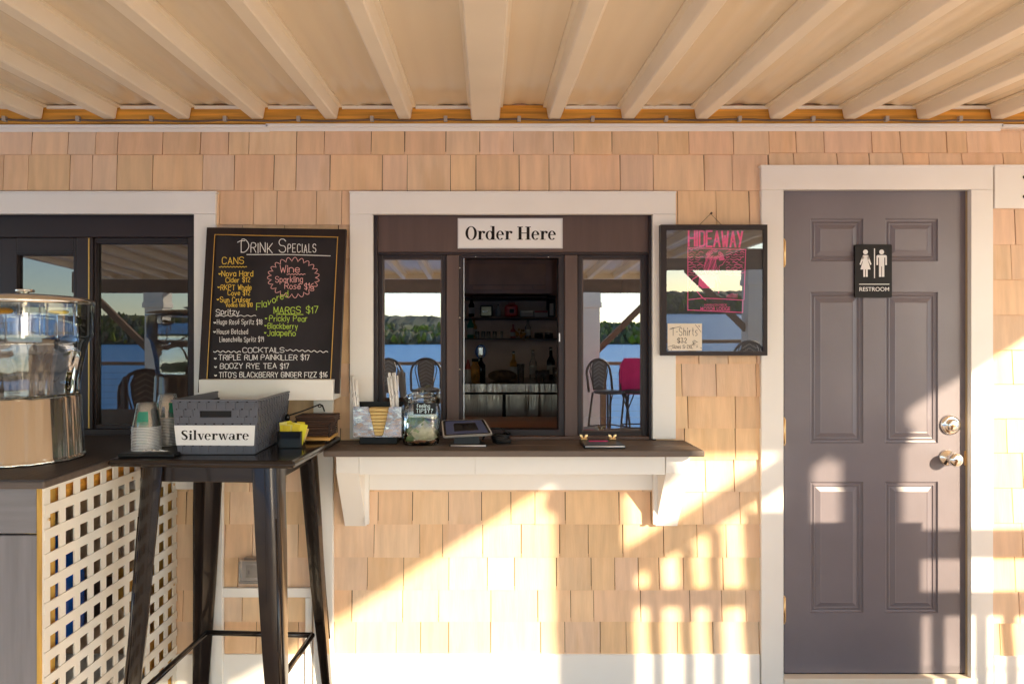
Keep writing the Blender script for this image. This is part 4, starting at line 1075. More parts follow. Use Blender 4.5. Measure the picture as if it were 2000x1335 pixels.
fig(mb, [disc(1722, 492, 4.8), rc(1716.8, 1727.2, 498, 520), [(1711.8, 500), (1714, 498), (1717, 498), (1717, 503), (1715, 503), (1715, 517.5), (1711.8, 517.5)], [(1732.2, 500), (1730, 498), (1727, 498), (1727, 503), (1729, 503), (1729, 517.5), (1732.2, 517.5)],
     rc(1716.8, 1721.4, 520, 540.5), rc(1722.6, 1727.2, 520, 540.5)])
mb.build('man_figure', M['white'], pb)
mb = MB(); fig(mb, [rc(1707, 1709, 485, 543), rc(1678, 1737, 554, 555.6)]); mb.build('sign_lines', M['white'], pb)
sans('RESTROOM', 1678.5, 1736.5, 560.5, 568.5, f, 'lettering', M['white'], pb, .012)
# white block at the right edge
wb = thing('mounting_board', 'white mounting board with dark bolts at the right edge of the wall', 'board', W(2000, 366, .01))
part('board_face', 'trim', wb, (1943, 2110, 325, 406.5, 0, .026)); part('cap_strip', 'trim', wb, (1943, 2110, 321.5, 324.7, 0, .032), bev=.001)
for y in (346, 384):
    mb = MB(); mb.lathe([(.008, 0), (.008, .004), (.005, .007), (.0003, .007)], W(2001.5, y, .0265), 12, axis=(0, -1, 0)); mb.build('bolt', M['black'], wb)

# ================================================================== POSTER
po = thing('framed_poster', 'black framed poster with pink Hideaway lettering hung by the serving window', 'poster', W(1395, 566, .03))
TL, TR, BL = W(1294, 438.5, .058), W(1501, 438.5, .058), W(1290.5, 694, .046)
ux = (TR-TL).normalized(); nn = ux.cross((BL-TL)).normalized()
if nn.y > 0: nn = -nn
def pp(off): return lambda px, py: on_plane(px, py, TL+nn*off, nn)
def slab(mb, a, b, c, d, o0, o1):
    g = pp(o1); pts = [g(a, d), g(b, d), g(b, c), g(a, c)]
    mb.prism(pts, nn*(o0-o1))
fr = MB()
for r in ((1291, 1499, 438.5, 449), (1291, 1499, 686, 694), (1291, 1302, 449, 686), (1491, 1499, 449, 686)): slab(fr, *r, -.034, 0)
fr.build('picture_frame', M['boardframe'], po)
mb = MB(); slab(mb, 1302, 1491, 449, 686, -.016, -.010); art = mb.build('poster_sheet', M['poster'], po)
g = pp(-.0094)
mb = MB()
LET = {'H': [(0, 0, 0, 10), (5, 0, 5, 10), (0, 5.2, 5, 5.2)], 'I': [(0, 0, 0, 10)], 'D': [(0, 0, 0, 10), (0, 0, 3.2, 0.3), (0, 10, 3.2, 9.7), (4, 1.5, 4, 8.5), (3.2, .3, 4, 1.5), (3.2, 9.7, 4, 8.5)], 'E': [(0, 0, 0, 10), (0, 0, 4, 0), (0, 5.2, 3.4, 5.2), (0, 10, 4, 10)],
       'A': [(0, 0, 3, 10), (3, 10, 6, 0), (1.3, 3.4, 4.7, 3.4)], 'W': [(0, 10, 1.8, 0), (1.8, 0, 3.4, 7), (3.4, 7, 5, 0), (5, 0, 6.6, 10)], 'Y': [(0, 10, 2.8, 4.6), (5.6, 10, 2.0, 0)]}
cx_ = 1345.0
for i, (ch, wd) in enumerate(zip('HIDEAWAY', (17, 5.5, 14.5, 15, 16, 17, 15, 14))):
    mx = max(max(s[0], s[2]) for s in LET[ch]) or 1
    top, bot = 450.5+i*.25, 480.5+i*.25
    sx = (wd-5)/mx if mx > 1 else 0
    for a, b, c, d in LET[ch]: ribbon(mb, [(cx_+a*sx, bot-b*(bot-top)/10), (cx_+c*sx, bot-d*(bot-top)/10)], 3.7, g)
    cx_ += wd-.6
mb.build('lettering', M['pink'], art)
mb = MB()
write(mb, [[(1343.5, 483), (1343.5, 606)], [(1343.5, 484), (1457, 487.5)], [(1456.5, 487.5), (1453, 585)], [(1343.5, 605), (1450, 610)], [(1450.5, 610), (1451, 588)], [(1343.5, 585), (1372, 582), (1400, 583), (1452, 586)]], 1.6, g)
random.seed(21)
for y in range(487, 540, 5):
    for a, b in ((1345, 1374), (1418, 1454)):
        x = a
        while x < b-6:
            l = random.uniform(6, 16); e = min(b, x+l)
            write(mb, [[(x+(e-x)*k/5, y+1.2*math.sin(k*1.3+y)) for k in range(6)]], random.choice((.7, 1.1, 1.5)), g); x = e+random.uniform(1, 6)
mb.build('border_lines', M['pinkpale'], art)
mb = MB()                                          # figure with big curly hair and dark glasses
for k in range(34):
    a = random.uniform(0, 2*math.pi); r = random.uniform(.5, 1)
    cx, cy = 1396+19*r*math.cos(a), 497+9.5*r*math.sin(a)
    write(mb, [[(cx+2.6*math.cos(t*.8), cy+2.2*math.sin(t*.8)) for t in range(8)]], 1.0, g)
for k in range(16):
    x = 1377+k*1.5
    write(mb, [[(x+1.6*math.sin(j*.9+k), 500+j*4.6) for j in range(8)]], .9, g)
for s in ([(1403, 500), (1414, 501), (1414, 508), (1405, 509)],): mb.face([g(*p) for p in s])
mb.face([g(*p) for p in ((1394, 501), (1401, 500), (1402, 506), (1395, 507))])
write(mb, [[(1412, 502), (1417, 508), (1414, 512), (1411, 517), (1405, 519), (1404, 526), (1408, 533)], [(1377, 512), (1375, 525), (1379, 535)]], 1.2, g)
mb.face([g(*p) for p in ((1366, 538), (1380, 536), (1396, 541), (1396, 562), (1372, 563), (1364, 556))])
write(mb, [[(1366, 537), (1353, 545), (1347, 562)], [(1366, 540), (1370, 552), (1358, 565), (1371, 580), (1378, 585)], [(1397, 540), (1402, 555), (1404, 572)]], 2.0, g)
for k in range(12): write(mb, [[(1376+k*2.3, 532+abs(k-6)*.8), (1382+k*2.3, 548+random.uniform(-3, 6))]], .8, g)
for k in range(9): write(mb, [[(1420+k*2.4, 581), (1420.5+k*2.4, 577-random.uniform(0, 5))]], .8, g)
mb.build('line_figure', M['pinkpale'], art)
sans('HARRISON NECK', 1376, 1420, 593, 597.5, g, 'small_lettering', M['pinkpale'], art)
sans('MOTOR LODGE', 1368, 1426, 599, 606.5, g, 'lower_lettering', M['pinkpale'], art, .01)
mb = MB(); g2 = pp(-.005); mb.face([g2(1301, 687), g2(1492, 687), g2(1492, 448), g2(1301, 448)]); mb.build('glass', M['poster_glass'], po)
mb = MB(); nl = W(1388, 417.5, .016); mb.tube([nl+Vector((0, .016, 0)), nl+Vector((0, -.008, .001))], .0022, 8); mb.ball(nl+Vector((0, -.009, .001)), .005, 8); mb.build('nail', M['brown'], po)
mb = MB(); mb.tube([g(1366, 440)+Vector((0, .012, 0)), nl, g(1413, 440)+Vector((0, .012, 0))], .0011, 6); mb.build('hanging_string', M['cable'], po)
pc = thing('price_card', 'cream handwritten t-shirt price card tucked into the poster frame', 'card', W(1337, 658, .05))
mb = MB(); slab(mb, 1304, 1371, 631.5, 684.5, -.0035, -.0022); cd_ = mb.build('card', M['paper'], pc)
g = pp(-.0018); mb = MB()
write(mb, fit_text('T-Shirts', 1312, 1362, 655, 15), .9, g); write(mb, fit_text('$32', 1323, 1341, 669, 9), 1.1, g); write(mb, fit_text('Sizes S-2XL', 1313, 1353, 680, 6.5), .8, g)
write(mb, [[(1308, 643), (1318, 640), (1330, 637)], [(1358, 634), (1364, 641), (1369, 648)]], .8, g)
for k in range(26):
    cx, cy = random.choice(((1309, 637), (1366, 638), (1309, 679), (1365, 676), (1354, 668), (1360, 666)))
    a = random.uniform(0, 3.1); cx += random.uniform(-5, 5)*.8; cy += random.uniform(-5, 5)*.8
    write(mb, [[(cx, cy), (cx+3*math.cos(a), cy+3*math.sin(a))]], .7, g)
mb.build('handwriting', M['ink'], cd_)

# ================================================================== CHALKBOARD ON ITS EASEL
ea = thing('white_easel', 'white painted easel ledge and legs holding the chalkboard', 'easel', W(520, 1335, .12))
part('ledge', 'trim', ea, (388, 650, 741, 781.5, .016, .172))
part('leg', 'trim', ea, (411, 434, 782, 1345, .016, .040)); part('leg', 'trim', ea, (612, 650, 782, 1345, .016, .044))
part('cross_bar', 'trim', ea, (434.3, 611.7, 1148, 1166, .018, .036))
part('back_leg', 'trim', ea, (596, 609, 1167, 1345, .018, .034))
cb = thing('chalkboard_menu', 'tall chalkboard reading Drink Specials leaning back on the white easel', 'chalkboard', W(520, 766, .12))
P0, P1_, P2 = W(404, 444, .048), W(676, 447, .048), W(387, 768, .150)
un = (P1_-P0).cross(P2-P0).normalized()
if un.y > 0: un = -un
def bp(off): return lambda px, py: on_plane(px, py, P0+un*off, un)
def slab4(mb, pts, o0, o1):
    h = bp(o1); mb.prism([h(*p) for p in pts], un*(o0-o1))
oT, iT = [(404, 444), (676, 447.5), (662, 768), (386.5, 766)], [(421, 459), (659, 464), (645, 745), (405, 742)]
mb = MB()
for k in range(4):
    a, b = k, (k+1) % 4
    slab4(mb, [oT[a], oT[b], iT[b], iT[a]], -.020, .0)
mb.build('board_frame', M['boardframe'], cb)
mb = MB(); slab4(mb, [(419, 457), (661, 462), (647, 760), (402, 758)], -.014, -.008); bdd = mb.build('slate', M['board'], cb)
mb = MB()
for a, b in (((419.5, 458.5), (404, 742)), ((419.5, 458), (660, 463)), ((659.5, 463), (645.5, 744))): ribbon(mb, [a, b], 1.6, bp(.0006))
mb.build('gilt_edge', M['gold'], cb)
f = bp(-.0072); random.seed(31)
def chalk(col, items, extra=()):
    mb = MB()
    for tx, x0, x1, y, h, wd in items: write(mb, fit_text(tx, x0, x1, y, h, jit=.07), wd*.86, f)
    for pl, wd in extra: ribbon(mb, pl, wd, f)
    mb.build('chalk_lettering', M['chalk_'+col], bdd)
def wavy(x0, x1, y, am, n, sl=0): return [(x0+(x1-x0)*k/(n*6), y+sl*k/(n*6)+am*math.sin(k*math.pi/3)) for k in range(n*6+1)]
chalk('white', [('D', 471, 486, 494, 26, 1.7), ('RINK', 490, 532, 493.5, 19, 1.6), ('S', 545, 558, 494, 26, 1.7), ('PECIALS', 562, 617, 493, 16, 1.5),
   ('Spritzy', 422, 467, 614, 10.5, 1.3), ('Hugo Ros\u00e9 Spritz $18', 424, 512, 633, 9.5, 1.05), ('House Batched', 424, 484, 652, 9.5, 1.05), ('Limonchello Spritz $19', 429, 515, 667, 9.5, 1.05),
   ('COCKTAILS', 474, 555, 688, 9.5, 1.35), ('TRIPLE RUM PAINKILLER $17', 427, 604, 702.5, 10, 1.45), ('BOOZY RYE TEA $17', 430, 564, 719.5, 10, 1.45), ('TITO\'S BLACKBERRY GINGER FIZZ $16', 428, 639, 736.5, 10, 1.45)],
  [([(464, 473), (470, 470), (478, 470)], 1.5), ([(482, 497), (560, 497), (645, 499.5)], 1.4), (wavy(421, 500, 616.5, 1.2, 6, 0), 1.1), (wavy(417, 470, 686, 1.6, 5, 1), 1.3), (wavy(558, 640, 683, 1.6, 7, 4), 1.3)]
  + [(disc(x, y, 1.6)[:8], 2.0) for x, y in ((420.5, 699), (421, 715.5), (421, 732), (419.5, 629), (419, 647))])
chalk('yellow', [('CANS', 434, 476, 515.5, 13, 1.5), ('Nova Hard', 433, 494, 539, 10.5, 1.4), ('Cider $12', 441, 488, 551, 9.5, 1.3), ('RKPT Whale', 431, 491, 566, 10, 1.4), ('Cove $12', 445, 488, 576.5, 9.5, 1.3), ('Sun Cruiser', 430, 489, 590, 10, 1.4), ('Vodka tea $10', 441, 493, 599, 7.5, 1.15)],
  [(wavy(428, 482, 521, .8, 9), 1.2)] + [(disc(x, y, 1.4)[:8], 1.8) for x, y in ((429, 534), (427, 560), (425.5, 584))])
cloud = []
for k in range(23*7+1):
    a = k/7*2*math.pi/23
    bump_ = abs(math.sin(k/7*math.pi))
    cloud.append((573+(43+8*bump_)*math.cos(a), 542+(31+8*bump_)*math.sin(a)*1.02))
chalk('pink', [('Wine', 547, 585, 532, 14, 1.5), ('Sparkling', 538, 591, 551, 11.5, 1.35), ('Ros\u00e9 $16', 556, 612, 564, 11, 1.35)], [(cloud, 1.1), (wavy(560, 596, 535.5, .9, 6), 1.1)])
mb = MB()
write(mb, [[(p[0], p[1]) for p in s] for s in strokes('Flavored', 501, 605, 13, wf=.95, rise=.45, sp=1.2)[0]], 1.15, f)
for tx, x0, x1, y, h, wd in (('MARGS', 535, 587, 612, 13, 1.5), ('$17', 598, 621, 611, 12.5, 1.4), ('Prickly Pear', 526, 600, 627.5, 11, 1.3), ('Blackberry', 523, 581, 641.5, 10.5, 1.3), ('Jalape\u00f1o', 522, 577, 655.5, 11, 1.3)): write(mb, fit_text(tx, x0, x1, y, h, jit=.07), wd*.86, f)
for pl in ([(540, 613.5), (592, 614)],): ribbon(mb, pl, 1.3, f)
for x, y in ((519.5, 621), (518.5, 635), (518, 649)): ribbon(mb, disc(x, y, 1.3)[:8], 1.7, f)
mb.build('chalk_lettering', M['chalk_green'], bdd)

# weatherproof outlet box on the wall
ob = thing('outlet_cover', 'clear plastic weatherproof outlet cover low on the shingles', 'outlet', W(492, 1115, .03))
part('back_plate', 'white', ob, (468, 516, 1092, 1140, .014, .022)); part('outlet_face', 'clip', ob, (480, 512, 1104, 1128, .0225, .030))
part('socket', 'ink', ob, (484, 487, 1112, 1120, .0303, .0306), bev=0); part('clear_lid', 'cover_plastic', ob, (464, 519, 1095, 1141, .0318, .075), bev=.009); part('lid_hinge', 'cover_plastic', ob, (476, 508, 1089, 1095, .024, .05), bev=.003)
# ================================================================== LEFT WINDOW
lw_ = thing('sliding_window', 'wide dark sliding window behind the drinks counter', 'window', (X(50, 0), -.01, Z(955, 0)))
part('casing', 'trim', lw_, (-690, 421, 376.5, 417.5, 0, .026)); part('drip_cap', 'trim', lw_, (-691, 422, 373, 376.3, 0, .034), bev=.001)
part('casing', 'trim', lw_, (378.5, 421, 417.8, 862, 0, .024)); part('casing', 'trim', lw_, (-690, -640, 417.8, 862, 0, .024)); part('casing', 'trim', lw_, (-690, 421, 862.3, 955, 0, .024))
part('head_panel', 'dark', lw_, (-640, 378, 418, 463, -.09, -.02)); part('sill', 'dark', lw_, (-640, 378, 838, 862, -.09, -.012))
mb = MB(); mb.pbox(368, 378, 463.5, 837.5, -.09, -.022, .002); mb.pbox(-640, -628, 463.5, 837.5, -.09, -.022, .002); mb.build('jamb', M['dark'], lw_)
for a, b in ((149, 181), (-268, -236)):
    mb = MB(); mb.pbox(a, b, 463.5, 837.5, -.085, -.018, .003); mm_ = mb.build('mullion', M['dark'], lw_)
    mb = MB(); mb.pbox(b-9, b-6.5, 465, 836, -.017, -.0155); mb.pbox(b+1, b+2.4, 465, 836, -.04, -.030); mb.build('gilt_bead', M['gold'], mm_)
for a, b, g0, g1, q0 in ((0, 149, 33, 143, 498), (181, 368, 188, 366, 475), (-236, 0, -205, -30, 498), (-628, -268, -600, -290, 475)):
    mb = MB()
    mb.pbox(a, g0, 464, 837, -.075, -.030, .003); mb.pbox(g1, b, 464, 837, -.075, -.030, .003); mb.pbox(g0, g1, 464, q0, -.075, -.030, .002); mb.pbox(g0, g1, 829, 837, -.075, -.030, .002)
    sf = mb.build('sash', M['dark'], lw_)
    mb = MB(); d = -.05; mb.face([W(g0-3, q0-3, d), W(g1+3, q0-3, d), W(g1+3, 832, d), W(g0-3, 832, d)]); mb.build('pane', M['pane_dark'], sf)
    mb = MB()
    for o_ in (3, 7): mb.pbox(g0-o_-1, g1+o_+1, q0-o_-1.2, q0-o_, -.0298, -.028)
    mb.build('groove_line', M['black'], sf)

# ================================================================== DRINKS COUNTER WITH LATTICE SIDE
XC = -1.285
dc = thing('drinks_counter', 'grey composite drinks counter with a cream lattice side', 'counter', (-1.9, -.45, 0))
mb = MB(); mb.box(-2.9, -1.258, .028, .905, 1.030, 1.052, .004); tp = mb.build('counter_top', M['shelf'], dc)
mb = MB(); mb.box(-2.9, -1.250, .028, .915, 1.0525, 1.059, .002); mb.build('ribbed_mat', mat('dark_ribbed_mat', (.035, .028, .028), .5, var=.1, bump=.6, bs=120, bst=(1, .02, 1)), dc)
mb = MB(); mb.box(-2.9, XC-.014, .855, .875, .895, 1.029, .003); mb.build('front_board', M['greyboard_h'], dc)
mb = MB(); mb.box(-1.86, XC-.014, .853, .873, .01, .889, .003); mb.build('front_board', M['greyboard'], dc)
mb = MB(); mb.box(-2.9, -1.866, .853, .873, .01, .889, .003); mb.build('front_board', M['greyboard'], dc)
for d0, d1, zt in ((.79, .852, 1.029), (.03, .085, 1.029)):
    mb = MB(); mb.box(XC-.062, XC-.012, d0, d1, 0, zt, .002); mb.build('pine_post', M['pine_v'], dc)
mb = MB(); mb.box(XC-.012, XC-.001, .844, .877, 0, 1.028, .001); mb.build('corner_strip', M['pine_v'], dc)
mb = MB(); mb.box(XC-.062, XC-.012, .0855, .7895, .955, 1.0285, .002); mb.build('pine_rail', M['pine'], dc)
mb = MB(); mb.box(XC-.062, XC-.012, .0855, .7895, .005, .075, .002); mb.build('pine_rail', M['pine'], dc)
mb = MB(); mb.bar((XC-.04, -.10, .08), (XC-.04, -.36, .60), .04, .06); mb.build('pine_brace', M['pine_v'], dc)
mb = MB(); mb.box(-2.88, XC-.063, .03, .85, .46, .475); mb.build('inner_shelf', M['brown'], dc)
mb = MB(); mb.box(-2.9, -2.88, .03, .852, 0, 1.029); mb.build('end_board', M['greyboard'], dc)
mb = MB()
for i in range(12):
    d = .035+i*.0745; mb.box(XC-.0010, XC+.0035, d-.0150, d+.0150, .0, 1.029)
for j in range(15):
    z = .03+j*.0715; mb.box(XC+.0035, XC+.0078, .020, .870, z-.0150, min(1.0288, z+.0150))
lt = mb.build('lattice_panel', M['lattice'], dc)
for d, z in ((.85, .93), (.85, .42), (.05, .86), (.05, .45), (.38, .955), (.05, .14)):
    mb = MB(); mb.lathe([(.005, 0), (.004, .002), (.0003, .002)], (XC+.0079, -d, z), 10, axis=(1, 0, 0)); mb.build('screw', M['brass'], lt)
jg = thing('water_jug', 'blue plastic water jug behind the lattice', 'jug', (-1.43, -.55, .476))
mb = MB(); c = Vector((-1.43, -.60, .476)); mb.lathe([(.001, 0), (.085, .0), (.095, .02), (.095, .20), (.08, .26), (.03, .30), (.028, .34), (.001, .34)], c, 24); mb.build('jug_body', M['blue'], jg)
mb = MB(); mb.lathe([(.032, .3405), (.032, .365), (.001, .365)], c, 16); mb.build('jug_cap', M['white'], jg)

# ================================================================== DRINK DISPENSER
ZD = 1.0592
dp = thing('drink_dispenser', 'glass drink dispenser on a steel base with a dome lid', 'dispenser', (-1.531, -.58, ZD))
dcn = Vector((-1.531, -.58, ZD))
mb = MB(); mb.lathe([(.001, 0), (.176, 0), (.180, .004), (.176, .012), (.172, .016), (.163, .205), (.158, .210), (.001, .210)], dcn, 64); mb.build('steel_base', M['steelbase'], dp)
def flute(a, z):
    zz = z
    if zz > .385: return 1.0
    k = min(1.0, (.385-zz)/.12)
    u = (a*12/(2*math.pi)) % 1.0
    t = abs(u-.5)*2
    return 1 - .045*k*(1-t) - .004
body = [(.150, .2115), (.157, .214), (.160, .225), (.160, .25), (.167, .30), (.176, .345), (.184, .385), (.189, .395), (.190, .400), (.1975, .402), (.1985, .41), (.1995, .485)]
mb = MB(); mb.lathe([(.0005, .2115)]+body+[(.200, .515)], dcn, 96, mod=flute); mb.build('glass_vessel', M['thin'], dp)
mb = MB(); wl = [(max(.0005, r-.006), z+.004) for r, z in body[:-1]]+[(.192, .474)]; mb.lathe([(.0005, .2155)]+wl+[(.0005, .474)], dcn, 96, mod=flute); mb.build('drinking_water', M['water'], dp)
for k in range(12):
    a = (k+.5)*2*math.pi/12
    mb = MB(); mb.tube([dcn+Vector((.1995*math.cos(a), .1995*math.sin(a), .512)), dcn+Vector((.1985*math.cos(a), .1985*math.sin(a), .41))], .0022, 6); mb.build('glass_ridge', M['acrylic'], dp)
mb = MB(); mb.lathe([(.2005, .512), (.2035, .515), (.204, .522), (.2005, .528), (.19, .533), (.15, .540), (.08, .545), (.03, .546), (.0005, .546)], dcn, 64); mb.lathe([(.2, .512), (.17, .511), (.0005, .511)], dcn, 64)
ld = mb.build('lid', M['steel'], dp)
mb = MB(); mb.lathe([(.012, .5465), (.012, .552), (.027, .554), (.028, .560), (.026, .562), (.0005, .562)], dcn, 24); mb.build('lid_knob', M['chrome'], ld)
sa = Vector((-.36, -.93, 0)).normalized()
p0 = dcn+sa*.156+Vector((0, 0, .235))
mb = MB(); mb.tube([p0, p0+sa*.012], .019, 14); mb.tube([p0+sa*.012, p0+sa*.055], .010, 12); mb.tube([p0+sa*.05+Vector((0, 0, .015)), p0+sa*.05-Vector((0, 0, .032))], .009, 10); sp_ = mb.build('spigot', M['blackgloss'], dp)
mb = MB(); mb.box((p0+sa*.05).x-.02, (p0+sa*.05).x+.02, -(p0+sa*.05).y-.004, -(p0+sa*.05).y+.004, p0.z+.0155, p0.z+.021, .002); mb.build('spigot_lever', M['black'], sp_)
for k, (ax, ay, mt, lb, tz) in enumerate(((.03, -.160, 'orange', 'orange slice floating at the left of the drink dispenser', .25), (.150, -.066, 'lemon', 'yellow citrus slice floating at the right of the drink dispenser', .1), (-.13, -.05, 'lemon', 'yellow citrus slice floating far inside the drink dispenser', .2))):
    c = dcn+Vector((ax, ay*.93, .484))
    mb = MB(); mb.lathe([(.0005, -.004), (.024, -.004), (.028, -.002), (.029, .002), (.025, .006), (.0005, .006)], c, 24, axis=(tz*.6, -tz, 1)); t = mb.build('citrus_slice', M[mt]); tag(t, lb, 'fruit slice')

# ================================================================== BAR TABLE
ZTB = 1.064
TC = Vector((-.912, -.349, 0)); TR_ = R(-3.2)
tbm = thing('bar_table', 'tall black metal bar table with splayed legs', 'table', TC, TR_)
hx, hd = .312, .285
def lp(x, y, z): return Vector((x, y, z))
mb = MB(); mb.box(-hx, hx, -hd, hd, ZTB-.026, ZTB, .011); mb.build('tabletop', M['gun'], tbm, True)
mb = MB()
for a in ((-.235, .235, .212, .222), (-.235, .235, -.222, -.212), (-.222, -.212, -.2115, .2115), (.212, .222, -.2115, .2115)): mb.box(*a, ZTB-.085, ZTB-.0265, .003)
mb.build('apron', M['gun'], tbm, True)
def leg_sec(cx, cy, w, sx, sy, z):               # pressed channel leg: big rounded outer corner, hollow inner side
    P = [(-.5, -.47)]+[(.5-.52+.52*math.sin(R(k*11.25)), -.5+.52-.52*math.cos(R(k*11.25))) for k in range(9)]+[(.47, .5), (.36, .5), (.30, .02), (.20, -.20), (-.02, -.30), (-.5, -.36)]
    return [(cx+p[0]*w*sx, cy-p[1]*w*sy, z) for p in P]
for sx in (-1, 1):
    for sy in (-1, 1):
        mb = MB()
        secs = []
        for z, o_, w_ in ((ZTB-.03, .010, .086), (ZTB-.30, .027, .080), (ZTB-.62, .045, .066), (.0, .078, .046)):
            secs.append(leg_sec(sx*(.185+o_), sy*(.185+o_), w_, sx, sy, z))
        mb.loft(secs, True); lg = mb.build('leg', M['gun'], tbm, True)
        md = lg.modifiers.new('split', 'EDGE_SPLIT'); md.split_angle = R(35)
        mb = MB(); u = Vector((sx, sy, 0)).normalized()
        p0_ = Vector((sx*.185, sy*.185, ZTB-.10)); p1_ = Vector((sx*.238, sy*.238, .25))
        mb.tube([Vector((sx*(.185+o_+w_*.352), sy*(.185+o_+w_*.352), z)) for z, o_, w_ in ((ZTB-.20, .020, .082), (ZTB-.62, .045, .066), (.25, .066, .051))], [.003, .0065, .004], 8); mb.build('pressed_rib', M['gun'], lg, True)
cz = .285; e = .215
cs_ = [(-e, -e), (e, -e), (e, e), (-e, e)]
for i in range(4):
    a, b = cs_[i], cs_[(i+1) % 4]
    mb = MB(); mb.tube([lp(a[0], a[1], cz), lp(b[0], b[1], cz)], .0105, 10); mb.build('foot_rail', M['gun'], tbm, True)
for sx in (-1, 1):
    for sy in (-1, 1):
        mb = MB(); mb.lathe([(.001, 0), (.030, 0), (.032, .012), (.026, .02), (.001, .02)], (sx*.257, sy*.257, 0), 14); mb.build('foot_cap', M['black'], tbm, True)

# ---- basket
bs = thing('silverware_basket', 'grey woven plastic basket with a white Silverware label', 'basket', (-.914, -.34, ZTB))
zb, zt2 = ZTB+.002, 1.249
fb_ = [Vector((-1.045, -.530, zb)), Vector((-.783, -.530, zb)), Vector((-.790, -.170, zb)), Vector((-1.035, -.170, zb))]
ft_ = [Vector((-1.058, -.545, zt2)), Vector((-.767, -.545, zt2)), Vector((-.772, -.150, zt2)), Vector((-1.052, -.150, zt2))]
def wallpt(k, u, v, off=0):
    a, b, c, d = fb_[k], fb_[(k+1) % 4], ft_[(k+1) % 4], ft_[k]
    p = (a*(1-u)+b*u)*(1-v)+(d*(1-u)+c*u)*v
    n = (b-a).cross(d-a).normalized()
    return p+n*off
mb = MB()
def wq(mb, k, u0, u1, v0, v1, o0, o1):
    P = [(u0, v0), (u1, v0), (u1, v1), (u0, v1)]
    A = [mb.bm.verts.new(wallpt(k, u, v, o1)) for u, v in P]; B = [mb.bm.verts.new(wallpt(k, u, v, o0)) for u, v in P]
    mb.bm.faces.new(A); mb.bm.faces.new(B[::-1])
    for i in range(4): mb.bm.faces.new((A[i], B[i], B[(i+1) % 4], A[(i+1) % 4]))
for k in range(4):
    if k == 0:
        sl0, sl1, s0, s1 = .315, .69, .69, .81
        wq(mb, k, 0, 1, 0, s0, -.0025, 0); wq(mb, k, 0, 1, s1, 1, -.0025, 0); wq(mb, k, 0, sl0, s0, s1, -.0025, 0); wq(mb, k, sl1, 1, s0, s1, -.0025, 0)
    else: wq(mb, k, 0, 1, 0, 1, -.0025, 0)
mb.face([p+Vector((0, 0, .001)) for p in fb_])
bw = mb.build('basket_body', M['basket'], bs)
mb = MB(); hol = MB()
for k in range(4):
    nu = 9 if k % 2 == 0 else 13; nv = 7
    for j in range(nv):
        for i in range(nu):
            u0, u1 = (i+.06+(.5 if j % 2 else 0))/nu, (i+.62+(.5 if j % 2 else 0))/nu
            v0, v1 = .03+(j+.06)*.95/nv, .03+(j+.94)*.95/nv
            if u1 > .98: continue
            if k == 0 and v1 > .66 and v0 < .84 and u1 > .28 and u0 < .72: continue
            wq(mb, k, u0, u1, v0, v1, .0002, .0034)
            for uu in (u0-.02, u1+.02):
                if 0 < uu < .98: wq(hol, k, uu-.007, uu+.007, v1-.006, v1+.014, .0003, .0009)
mb.build('weave_relief', M['basket'], bw); hol.build('weave_holes', M['ink'], bw)
mb = MB()
for k in range(4): wq(mb, k, .03, .97, .02, .88, -.0075, -.0055)
mb.build('inner_shade', M['black'], bs)  # black sheets stand in for the shade inside the basket
mb = MB()
rim = [p+Vector((0, 0, .0005)) for p in ft_]
for i in range(4): mb.bar(rim[i], rim[(i+1) % 4], .010, .006)
mb.build('rim', M['basket'], bs)
q = [wallpt(0, u, v, .0045) for u, v in ((.0, .175), (.985, .165), (.985, .545), (.0, .545))]
nb = (q[1]-q[0]).cross(q[3]-q[0]).normalized()
mb = MB(); mb.prism(q, nb*-.001); lb_ = mb.build('paper_label', M['white'], bs)
fl = lambda px, py: on_plane(px, py, q[0]+nb*.0005, nb)
mb = MB(); serif(mb, 'Silverware', 354, 487, 858.5, 18.5, fl); mb.build('lettering', M['ink'], lb_)

# ---- tray, cups and paper scraps
def rotp(x, y): 
    v = Matrix.Rotation(TR_, 3, 'Z') @ Vector((x, y, 0)); return TC+v
mb = MB(); mb.box(-1.222, -1.035, .30, .583, ZTB+.0005, ZTB+.012, .003)
tag(mb.build('serving_tray', M['black']), 'flat black tray under the cup stacks at the left of the bar table', 'tray')
ZTR = ZTB+.0125
def cup_mesh():
    mb = MB(); mb.lathe([(.0460, 0), (.0470, .001), (.0470, .003), (.0452, .0042), (.0440, .010), (.0300, .083), (.0290, .085), (.0005, .085)], (0, 0, 0), 28)
    return mb
cup0 = cup_mesh().build('plastic_cup', M['cup'])
mb = MB(); n = 9
for a0 in (-1.9, .3, 2.3):
    rows = [[mb.bm.verts.new(((.0448-(z*.1918-.0019))*math.cos(a0+i*.11), (.0448-(z*.1918-.0019))*math.sin(a0+i*.11), z)) for i in range(n)] for z in (.022, .056)]
    for i in range(n-1): mb.bm.faces.new((rows[0][i], rows[0][i+1], rows[1][i+1], rows[1][i]))
pr0 = mb.build('green_print', M['green'], cup0)
pr0.location = (0, 0, 0)
mb = MB(); mb.lathe([(.0462, .0002), (.0476, .0008), (.0476, .0030), (.0456, .0036)], (0, 0, 0), 28); mb.build('rim', M['milky'], cup0)
first = True
